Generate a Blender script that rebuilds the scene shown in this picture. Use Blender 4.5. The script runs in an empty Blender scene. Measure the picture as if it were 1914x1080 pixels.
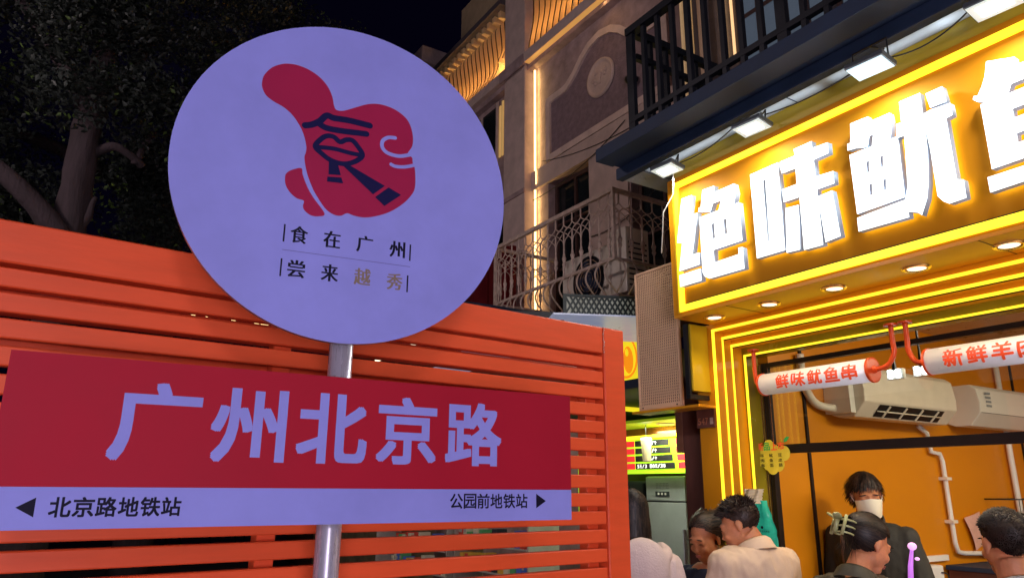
import bpy, bmesh, math, random, json
import numpy as np
from mathutils import Vector, Matrix, Euler, noise

random.seed(7); rng = np.random.default_rng(7)
sc = bpy.context.scene
col = sc.collection

# ------------------------------------------------------------------ camera
# World: +Y runs along the street away from the camera, +X towards the shops on the right, Z up (metres).
CAM_Z = 1.65
az, th, ro = math.radians(32.3), math.radians(15.2), math.radians(0.375)
Fv = Vector((math.sin(az)*math.cos(th), math.cos(az)*math.cos(th), math.sin(th)))
R0 = Vector((math.cos(az), -math.sin(az), 0)); U0 = R0.cross(Fv)
Rv = R0*math.cos(ro) + U0*math.sin(ro); Uv = U0*math.cos(ro) - R0*math.sin(ro)
cd = bpy.data.cameras.new('camera'); cam = bpy.data.objects.new('camera', cd); col.objects.link(cam)
M = Matrix((Rv, Uv, -Fv)).transposed().to_4x4(); M.translation = Vector((0, 0, CAM_Z)); cam.matrix_world = M
cd.sensor_width = 36; cd.lens = 36*1370/1914; cd.clip_start = 0.05; cd.clip_end = 400
sc.camera = cam

# ------------------------------------------------------------------ night sky, exposure
w = bpy.data.worlds.new('World'); sc.world = w; w.use_nodes = True
nt = w.node_tree; bg = nt.nodes['Background']
tc = nt.nodes.new('ShaderNodeTexCoord'); nz = nt.nodes.new('ShaderNodeTexNoise'); nz.inputs['Scale'].default_value = 2.5; nz.inputs['Detail'].default_value = 6
rp = nt.nodes.new('ShaderNodeValToRGB'); rp.color_ramp.elements[0].position = .5; rp.color_ramp.elements[1].position = .75
rp.color_ramp.elements[0].color = (.0007, .0005, .0030, 1); rp.color_ramp.elements[1].color = (.0032, .0028, .0070, 1)
nt.links.new(tc.outputs['Generated'], nz.inputs['Vector']); nt.links.new(nz.outputs['Fac'], rp.inputs['Fac']); nt.links.new(rp.outputs['Color'], bg.inputs['Color'])
bg.inputs['Strength'].default_value = 1.0
sc.view_settings.view_transform = 'Standard'; sc.view_settings.look = 'None'; sc.view_settings.exposure = .28; sc.view_settings.gamma = 1
try: sc.view_settings.use_curve_mapping = False
except Exception: pass
sc.cycles.use_denoising = True; sc.cycles.max_bounces = 7; sc.cycles.sample_clamp_indirect = 4
sc.cycles.caustics_reflective = False; sc.cycles.caustics_refractive = False

# ------------------------------------------------------------------ materials
def mat(name, c, rough=.5, metal=0., emit=None, strength=0., var=.12, scale=9., bump=0., bscale=60., spec=.5, coat=0., trans=0., stretch=None, c2=None):
    m = bpy.data.materials.new(name); m.use_nodes = True; t = m.node_tree; b = t.nodes['Principled BSDF']
    b.inputs['Base Color'].default_value = (*c, 1); b.inputs['Roughness'].default_value = rough; b.inputs['Metallic'].default_value = metal
    b.inputs['Specular IOR Level'].default_value = spec; b.inputs['Coat Weight'].default_value = coat
    if trans: b.inputs['Transmission Weight'].default_value = trans
    if emit:
        b.inputs['Emission Color'].default_value = (*emit, 1); b.inputs['Emission Strength'].default_value = strength
    tcn = t.nodes.new('ShaderNodeTexCoord'); mp = t.nodes.new('ShaderNodeMapping'); t.links.new(tcn.outputs['Object'], mp.inputs['Vector'])
    if stretch: mp.inputs['Scale'].default_value = stretch
    if var or c2:
        n = t.nodes.new('ShaderNodeTexNoise'); n.inputs['Scale'].default_value = scale; n.inputs['Detail'].default_value = 7; n.inputs['Roughness'].default_value = .62
        t.links.new(mp.outputs['Vector'], n.inputs['Vector'])
        r = t.nodes.new('ShaderNodeValToRGB'); r.color_ramp.elements[0].position = .32; r.color_ramp.elements[1].position = .68
        lo = c2 if c2 else tuple(max(0, v*(1-var)) for v in c); hi = c if c2 else tuple(min(1, v*(1+var)) for v in c)
        r.color_ramp.elements[0].color = (*lo, 1); r.color_ramp.elements[1].color = (*hi, 1)
        t.links.new(n.outputs['Fac'], r.inputs['Fac']); t.links.new(r.outputs['Color'], b.inputs['Base Color'])
        mr = t.nodes.new('ShaderNodeMapRange'); mr.inputs['To Min'].default_value = max(.03, rough-.1); mr.inputs['To Max'].default_value = min(1, rough+.1)
        t.links.new(n.outputs['Fac'], mr.inputs['Value']); t.links.new(mr.outputs['Result'], b.inputs['Roughness'])
    if bump:
        n2 = t.nodes.new('ShaderNodeTexNoise'); n2.inputs['Scale'].default_value = bscale; n2.inputs['Detail'].default_value = 5
        t.links.new(mp.outputs['Vector'], n2.inputs['Vector'])
        bp = t.nodes.new('ShaderNodeBump'); bp.inputs['Strength'].default_value = bump; bp.inputs['Distance'].default_value = .01
        t.links.new(n2.outputs['Fac'], bp.inputs['Height']); t.links.new(bp.outputs['Normal'], b.inputs['Normal'])
    return m
def glow(name, c, s): return mat(name, tuple(min(1, v) for v in c), .4, emit=c, strength=s, var=0)

FENCE = mat('orange_fence_paint', (.76, .086, .024), .5, spec=.3, var=.07, scale=4, bump=.05, bscale=25, stretch=(1, 6, 6))
SIGNW = mat('pale_lilac_sign_film', (.255, .262, .70), .6, var=.07, scale=4.5, spec=.2, bump=.02, bscale=20)
SIGNR = mat('crimson_sign_film', (.36, .007, .026), .6, spec=.15, var=.06, scale=2.5)
LOGOR = mat('crimson_print', (.32, .010, .060), .6, spec=.15, var=.08, scale=3)
LOGOB = mat('navy_print', (.008, .007, .055), .6, spec=.1, var=.05)
INK = mat('black_print', (.008, .007, .022), .6, spec=.1, var=.05)
GOLD = mat('gold_print', (.20, .14, .10), .4, var=.1)
HAIRL = mat('divider_print', (.09, .08, .30), .4, var=0)
STEEL = mat('galvanised_pole', (.50, .47, .58), .28, metal=.45, var=.08, scale=14, stretch=(6, 6, .5))
EDGE = mat('sign_edge_metal', (.35, .32, .36), .35, metal=.7)
ORANGE = mat('orange_shop_panel', (.72, .30, .008), .34, var=.05, scale=1.5, spec=.5)
BOARD = mat('orange_fascia_board', (.60, .235, .004), .6, spec=.15, var=.05, scale=1.2)
YELLOWP = mat('yellow_painted_panel', (.52, .36, .01), .35, var=.06, scale=3)
OLIVE = mat('olive_reveal', (.30, .24, .012), .25, var=.12, scale=5)
WALLIN = mat('orange_interior_wall', (.66, .235, .004), .38, var=.05, scale=1.2)
NEON = glow('yellow_neon', (1., .74, .025), 1.3)
NEONS = glow('slim_yellow_neon', (1., .72, .025), 1.3)
LETTER = glow('white_letter_face', (.90, .98, 1.), 1.25)
LETSIDE = mat('letter_return', (.34, .44, .56), .35, emit=(.42, .56, .72), strength=.16)
LETHALO = glow('letter_back_light', (.85, 1., .25), 2.2)
WARM = glow('warm_linear_light', (1., .66, .26), 3.2)
FINSHADE = mat('brown_louvre_edge', (.06, .035, .02), .7)  # dark colour stands for the unlit street edges of the louvre fins
LAMPFACE = glow('flood_light_face', (1., .97, .86), 5.)
LAMPGLASS = glow('flood_light_glass', (.62, .80, .86), .8)
LAMPBODY = mat('flood_light_housing', (.13, .15, .17), .4, metal=.6)
DOWN = glow('downlight_face', (1., .83, .6), 1.35)
CHROME = mat('downlight_ring', (.75, .5, .15), .2, metal=.8)
TUBE = mat('tube_diffuser', (.82, .84, .86), .3, emit=(.80, .88, .98), strength=.13, var=.02)
REDORANGE = mat('red_orange_enamel', (.75, .09, .015), .3, var=.06)
REDTXT = mat('red_orange_lettering', (.75, .075, .02), .4, emit=(.8, .1, .03), strength=.22, var=0)
SLATE = mat('dark_blue_steel', (.014, .028, .062), .6, metal=.1, var=.2, scale=5)
BLACKM = mat('black_metal', (.012, .013, .018), .4, metal=.4, var=.2)
CEIL = mat('grey_canopy_ceiling', (.42, .48, .54), .35, var=.12, scale=4, spec=.7)
STUCCO = mat('mauve_stucco', (.36, .255, .25), .85, var=.28, scale=5, bump=.35, bscale=45)
STUCCOL = mat('pale_stucco_trim', (.56, .42, .37), .8, var=.14, scale=6, bump=.25, bscale=40)
PEBBLE = mat('pebble_dash', (.24, .165, .185), .7, var=.22, scale=14, bump=1., bscale=70)
FIN = mat('golden_cream_louvre', (.70, .50, .26), .6, var=.1, scale=4)
DARKGL = mat('dark_window_glass', (.012, .016, .018), .1, var=.3, scale=3, spec=.6)
BLUEGL = mat('bluish_lit_glass', (.06, .08, .11), .12, emit=(.35, .45, .6), strength=.11)
FRAMEB = mat('brown_window_frame', (.07, .035, .03), .45, var=.15)
BRONZE = mat('dark_bronze_frame', (.018, .011, .009), .45, metal=0, spec=.25)
IRON = mat('dusty_cream_iron', (.58, .44, .35), .6, var=.25, scale=20, bump=.2)
BEIGE = mat('beige_perforated_metal', (.72, .47, .29), .5, var=.06, scale=4)
HOLE = mat('shadowed_backing', (.05, .035, .03), .8)
LATT = mat('green_black_lattice', (.028, .042, .038), .45, var=.15)
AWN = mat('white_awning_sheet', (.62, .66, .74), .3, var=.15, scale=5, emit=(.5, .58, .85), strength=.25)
WHITEP = mat('white_plastic', (.78, .76, .70), .4, var=.04, scale=3)
CREAMP = mat('cream_plastic', (.76, .69, .58), .42, var=.06)
BROWN = mat('brown_laminate', (.13, .045, .03), .5, var=.15, scale=6, stretch=(3, 3, .6))
FRIDGE = mat('brushed_fridge_steel', (.50, .54, .52), .35, metal=.3, var=.08, scale=5)
FRIDGED = mat('fridge_seam', (.03, .04, .04), .5)
LIME = glow('lime_lit_panel', (.42, .85, .02), .75)
LIMEP = mat('lime_painted_metal', (.38, .5, .02), .35, emit=(.4, .6, .02), strength=.25)
YSIGN = glow('yellow_lit_sign', (.95, .76, .02), .75)
OSIGN = glow('orange_lit_print', (1., .30, .01), .75)
MENUR = glow('red_menu_print', (.8, .03, .04), .6)
MENUK = mat('black_menu_print', (.02, .018, .02), .4)
MENUW = glow('white_menu_print', (.9, .9, .85), .9)
PAVE = mat('street_paving', (.14, .12, .12), .6, var=.25, scale=3, bump=.3)
BARK = mat('bark', (.042, .028, .033), .9, var=.35, scale=5, bump=.8, bscale=16, stretch=(3, 3, .5))
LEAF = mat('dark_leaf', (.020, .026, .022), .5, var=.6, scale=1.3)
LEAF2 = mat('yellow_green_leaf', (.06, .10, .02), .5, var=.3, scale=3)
REDW = mat('dark_red_cladding', (.14, .006, .008), .5, var=.25, scale=6)
SHELF = mat('white_shelf', (.6, .55, .5), .5)
ROOFD = mat('dark_roof_edge', (.09, .07, .075), .7)
STRAP = mat('wire_black', (.02, .02, .02), .5)
SKIN = mat('skin', (.62, .25, .115), .55, var=.14, scale=16, bump=.15, bscale=90)
SKIN.node_tree.nodes['Principled BSDF'].inputs['Subsurface Weight'].default_value = .12
SKIN.node_tree.nodes['Principled BSDF'].inputs['Subsurface Radius'].default_value = (.02, .008, .004)
HAIR = mat('black_hair', (.016, .010, .009), .5, var=.3, scale=30, spec=.35)
HAIR2 = mat('brown_black_hair', (.030, .016, .011), .5, var=.3, scale=30, spec=.35)
for m_ in (HAIR, HAIR2):
    t_ = m_.node_tree; b_ = t_.nodes['Principled BSDF']; gi = t_.nodes.new('ShaderNodeNewGeometry'); cr_ = t_.nodes.new('ShaderNodeValToRGB')
    cr_.color_ramp.elements[0].color = (.006, .004, .004, 1); cr_.color_ramp.elements[0].position = .25; cr_.color_ramp.elements[1].color = (.075, .040, .026, 1) if m_ is HAIR2 else (.045, .028, .020, 1)
    t_.links.new(gi.outputs['Random Per Island'], cr_.inputs['Fac']); t_.links.new(cr_.outputs['Color'], b_.inputs['Base Color'])
LIP = mat('lips', (.42, .12, .09), .45, var=0)
EYEW = mat('eye_dark', (.03, .02, .018), .2, var=0)

# ------------------------------------------------------------------ builders
def tag(o, label=None, cat=None, group=None, kind=None):
    if label: o['label'] = label
    if cat: o['category'] = cat
    if group: o['group'] = group
    if kind: o['kind'] = kind
    return o
def thing(name, label, cat, loc=(0, 0, 0), rotz=0., group=None, kind=None):
    o = bpy.data.objects.new(name, None); o.empty_display_size = .2; col.objects.link(o); o.location = loc; o.rotation_euler = (0, 0, rotz)
    o['loc0'] = tuple(loc)
    return tag(o, label, cat, group, kind)
def link(name, me, m, parent=None, world=True, smooth=False):
    """mesh coordinates are world coordinates (world=True) or the parent's own (world=False)"""
    for x in (m if isinstance(m, (list, tuple)) else [m]): me.materials.append(x)
    if smooth: me.polygons.foreach_set('use_smooth', [True]*len(me.polygons))
    o = bpy.data.objects.new(name, me); col.objects.link(o)
    if parent is None and world:   # put the origin at the object's base
        co = np.empty(len(me.vertices)*3); me.vertices.foreach_get('co', co); co = co.reshape(-1, 3)
        c = (co.min(0)+co.max(0))/2; c[2] = co[:, 2].min(); me.transform(Matrix.Translation(-Vector(c))); o.location = c
    elif parent is not None:
        o.parent = parent
        if world:
            p = parent; T = Matrix.Identity(4)
            while p is not None:
                T = Matrix.LocRotScale(p.location, p.rotation_euler, p.scale) @ p.matrix_parent_inverse.inverted() @ T if False else T
                p = p.parent
            me.transform(world_of(parent).inverted())
    return o
def world_of(o):
    m = Matrix.LocRotScale(o.location, o.rotation_euler, o.scale)
    return world_of(o.parent) @ m if o.parent else m
def fin(bm, name, m, parent=None, world=True, smooth=False, bevel=0., kind=None):
    if bevel:
        try: bmesh.ops.bevel(bm, geom=bm.edges[:], offset=bevel, segments=2, profile=.6, affect='EDGES', clamp_overlap=True)
        except Exception: pass
    me = bpy.data.meshes.new(name); bm.normal_update(); bm.to_mesh(me); bm.free()
    o = link(name, me, m, parent, world, smooth)
    if kind: o['kind'] = kind
    return o
def bx(bm, x0, x1, y0, y1, z0, z1, mi=0):
    v = [bm.verts.new(p) for p in ((x0, y0, z0), (x1, y0, z0), (x1, y1, z0), (x0, y1, z0), (x0, y0, z1), (x1, y0, z1), (x1, y1, z1), (x0, y1, z1))]
    for f in ((3, 2, 1, 0), (4, 5, 6, 7), (0, 1, 5, 4), (1, 2, 6, 5), (2, 3, 7, 6), (3, 0, 4, 7)):
        bm.faces.new([v[i] for i in f]).material_index = mi
    return v
def box(name, m, parent, x0, x1, y0, y1, z0, z1, bevel=0., world=True, kind=None):
    bm = bmesh.new(); bx(bm, min(x0, x1), max(x0, x1), min(y0, y1), max(y0, y1), min(z0, z1), max(z0, z1)); return fin(bm, name, m, parent, world, bevel=bevel, kind=kind)
def loft(bm, pts, rads, n=12, up=(0, 0, 1), cap=True):
    """tube through pts; rads = r or (ra, rb) per point"""
    P = [Vector(p) for p in pts]; rings = []; prev = None
    for i, p in enumerate(P):
        t = (P[min(i+1, len(P)-1)] - P[max(i-1, 0)]).normalized()
        if prev is None:
            a = Vector(up).cross(t)
            if a.length < .05: a = Vector((1, 0, 0)) if abs(t.x) < .9 else Vector((0, 1, 0)); a = (a - t*a.dot(t))
            a.normalize()
        else: a = (prev - t*prev.dot(t)).normalized()
        prev = a; b = t.cross(a); r = rads[i] if isinstance(rads, (list, tuple)) else rads
        ra, rb = r if isinstance(r, (list, tuple)) else (r, r)
        rings.append([bm.verts.new(p + a*ra*math.cos(2*math.pi*k/n) + b*rb*math.sin(2*math.pi*k/n)) for k in range(n)])
    for i in range(len(rings)-1):
        for k in range(n): bm.faces.new((rings[i][k], rings[i][(k+1) % n], rings[i+1][(k+1) % n], rings[i+1][k]))
    if cap:
        bm.faces.new(rings[0][::-1]); bm.faces.new(rings[-1])
    return rings
def tube(name, m, parent, pts, r, n=10, world=True, smooth=True):
    bm = bmesh.new(); loft(bm, pts, r if isinstance(r, (list, tuple)) else [r]*len(pts), n); return fin(bm, name, m, parent, world, smooth)
def ell(bm, c, r, rot=None, seg=16, rings=10):
    mt = Matrix.Translation(c) @ (rot.to_4x4() if rot is not None else Matrix.Identity(4)) @ Matrix.Diagonal((*r, 1))
    return bmesh.ops.create_uvsphere(bm, u_segments=seg, v_segments=rings, radius=1, matrix=mt)
def spline(pts, closed=False, n=6):
    P = [Vector(p) for p in pts]; N = len(P); out = []
    for i in range(N if closed else N-1):
        g = (lambda k: P[k % N]) if closed else (lambda k: P[max(0, min(N-1, k))])
        a, b, c, d = g(i-1), g(i), g(i+1), g(i+2)
        for j in range(n):
            t = j/n; out.append(.5*((2*b) + (c-a)*t + (2*a-5*b+4*c-d)*t*t + (3*b-a-3*c+d)*t**3))
    if not closed: out.append(P[-1])
    return out
def curve_mesh(loops, extrude):
    """filled flat shape (outer loop + holes) in XY, thickness 2*extrude"""
    cu = bpy.data.curves.new('shape', 'CURVE'); cu.dimensions = '2D'; cu.fill_mode = 'BOTH'; cu.extrude = extrude
    for lp in loops:
        s = cu.splines.new('POLY'); s.points.add(len(lp)-1); s.use_cyclic_u = True
        for q, p in zip(s.points, lp): q.co = (p[0], p[1], 0, 1)
    o = bpy.data.objects.new('shape', cu); col.objects.link(o)
    me = bpy.data.meshes.new_from_object(o.evaluated_get(bpy.context.evaluated_depsgraph_get()))
    bpy.data.objects.remove(o); bpy.data.curves.remove(cu); return me
def glyph(ch, x0, x1, y0, y1, offset=.0, extrude=.0, shadow=0.):
    bold = offset*(x1-x0)*.72
    me = glyph_plain(ch, x0+bold, x1-bold, y0+bold, y1-bold, 0., extrude, shadow)
    if bold <= 0: return me
    bm = bmesh.new(); bm.from_mesh(me); g = bm.faces[:]
    for j in range(8):
        a = j*math.pi/4; r = bmesh.ops.duplicate(bm, geom=g)
        for v in [e for e in r['geom'] if isinstance(e, bmesh.types.BMVert)]: v.co += Vector((round(math.cos(a)*.8)*bold*.92, round(math.sin(a)*.8)*bold*.92, .00002*(j+1)))
    bm.to_mesh(me); bm.free(); return me
def glyph_plain(ch, x0, x1, y0, y1, offset=.0, extrude=.0, shadow=0.):
    """one character as a mesh in XY fitted to a box; shadow widens the upright strokes only"""
    cu = bpy.data.curves.new('glyph', 'FONT'); cu.body = ch; cu.offset = offset; cu.resolution_u = 4; cu.extrude = 0
    o = bpy.data.objects.new('glyph', cu); col.objects.link(o); bpy.context.view_layer.update()
    me = bpy.data.meshes.new_from_object(o.evaluated_get(bpy.context.evaluated_depsgraph_get()))
    bpy.data.objects.remove(o); bpy.data.curves.remove(cu)
    co = np.empty(len(me.vertices)*3); me.vertices.foreach_get('co', co); co = co.reshape(-1, 3)
    if len(co) == 0: return me
    lo, hi = co.min(0), co.max(0)
    if shadow: x1 -= shadow
    co[:, 0] = x0 + (co[:, 0]-lo[0])/(hi[0]-lo[0])*(x1-x0); co[:, 1] = y0 + (co[:, 1]-lo[1])/(hi[1]-lo[1])*(y1-y0); co[:, 2] = 0
    me.vertices.foreach_set('co', co.ravel()); me.update()
    if extrude or shadow:
        bm = bmesh.new(); bm.from_mesh(me)
        if shadow:
            g = bm.faces[:]; k = 2
            base = [v.co.copy() for v in bm.verts]
            for j in range(1, k+1):
                r = bmesh.ops.duplicate(bm, geom=g); 
                for v in [e for e in r['geom'] if isinstance(e, bmesh.types.BMVert)]: v.co.x += shadow*j/k; v.co.z += .00012*j
        if extrude:
            r = bmesh.ops.extrude_face_region(bm, geom=bm.faces[:])
            for v in [e for e in r['geom'] if isinstance(e, bmesh.types.BMVert)]: v.co.z += extrude
        bmesh.ops.recalc_face_normals(bm, faces=bm.faces[:]); bm.to_mesh(me); bm.free()
    return me
XZ = Matrix(((1, 0, 0, 0), (0, 0, -1, 0), (0, 1, 0, 0), (0, 0, 0, 1)))       # XY sheet -> upright, facing -Y
YZ = Matrix(((0, 0, -1, 0), (-1, 0, 0, 0), (0, 1, 0, 0), (0, 0, 0, 1)))      # XY sheet -> upright, facing -X, x runs towards -Y
def tri(name, parent, m, me, mtx, world=True):
    me.transform(mtx); return link(name, me, m, parent, world)
def area(name, parent, loc, direction, power, color, sx=.1, sy=.1, spread=math.pi):
    l = bpy.data.lights.new(name, 'AREA'); l.shape = 'RECTANGLE'; l.size = sx; l.size_y = sy; l.energy = power; l.color = color; l.spread = spread
    o = bpy.data.objects.new(name, l); col.objects.link(o)
    q = Vector(direction).to_track_quat('-Z', 'Y')
    o.matrix_world = Matrix.LocRotScale(Vector(loc), q, None)
    if parent is not None:
        o.parent = parent; o.matrix_parent_inverse = world_of(parent).inverted()
    return o
def spot(name, parent, loc, direction, power, color, angle=90, blend=.6, size=.03):
    l = bpy.data.lights.new(name, 'SPOT'); l.energy = power; l.color = color; l.spot_size = math.radians(angle); l.spot_blend = blend; l.shadow_soft_size = size
    o = bpy.data.objects.new(name, l); col.objects.link(o)
    o.matrix_world = Matrix.LocRotScale(Vector(loc), Vector(direction).to_track_quat('-Z', 'Y'), None)
    if parent is not None:
        o.parent = parent; o.matrix_parent_inverse = world_of(parent).inverted()
    return o
def copy_tree(o, parent=None, **k):
    c = o.copy(); col.objects.link(c)
    if parent is not None: c.parent = parent
    for ch in list(o.children): copy_tree(ch, c)
    return c

# ------------------------------------------------------------------ unseen street lamps added to light the signs and the facade
def street_lamp(label, x, y, power, colr, tx, ty, hz=0.):
    lamp = thing('street_lamp', label, 'street lamp', (x, y, 0), group='pedestrian lamps lighting the signs')
    tube('pole', SLATE, lamp, [(x, y, 0), (x, y, 1.8), (x, y, 3.35+hz)], [.07, .05, .04])
    d = Vector((tx-x, ty-y, -1.0)).normalized()
    hd = box('lamp_head', SLATE, lamp, x-.34, x+.34, y-.34, y+.34, 3.60+hz, 3.66+hz, .01)
    box('diffuser', glow('violet_white_diffuser', (.82, .76, 1.), 5) if 'violet_white_diffuser' not in bpy.data.materials else bpy.data.materials['violet_white_diffuser'], hd, x-.3, x+.3, y-.3, y+.3, 3.36+hz, 3.599+hz, .02)
    area('lamp_light', lamp, Vector((x, y, 3.46+hz))+d*.45, d, power, colr, .7, .5)
street_lamp('square headed street lamp in the middle of the street behind the signs', -1.0, -4.7, 48, (1., .90, .92), 2.0, 5.5)
street_lamp('square headed street lamp on the far side of the fence facing the mauve building', -4.0, 5.6, 72, (1., .80, .80), 5.0, 6.6, 2.0)
# unseen light case added behind the camera to throw violet white light onto the signs
ac = thing('advertising_light_case', 'tall free standing advertising case with a violet white back-lit face behind the camera', 'light case', (-.95, -3.05, 0), math.radians(-24))
box('case_body', SLATE, ac, -.75, .75, -.12, .0, .35, 2.55, world=False, bevel=.01); box('case_foot', SLATE, ac, -.5, .5, -.10, -.02, 0, .349, world=False)
box('lit_face', glow('violet_lit_face', (.86, .78, 1.), 3.), ac, -.68, .68, .001, .012, .42, 2.48, world=False)
for z_, h_ in ((2.05, .16), (1.2, .5)): box('poster_block', glow('lilac_poster_block', (.5, .35, .8), 2.) if z_ > 2 else bpy.data.materials['lilac_poster_block'], ac, -.5, .5, .0125, .014, z_-h_/2, z_+h_/2, world=False)
lq = area('case_light', ac, Vector((-.95, -3.05, 1.5))+Vector((math.sin(math.radians(24)), math.cos(math.radians(24)), 0))*.03, (math.sin(math.radians(24)), math.cos(math.radians(24)), .05), 142, (.93, .83, 1.), 1.3, 2.0)

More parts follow.
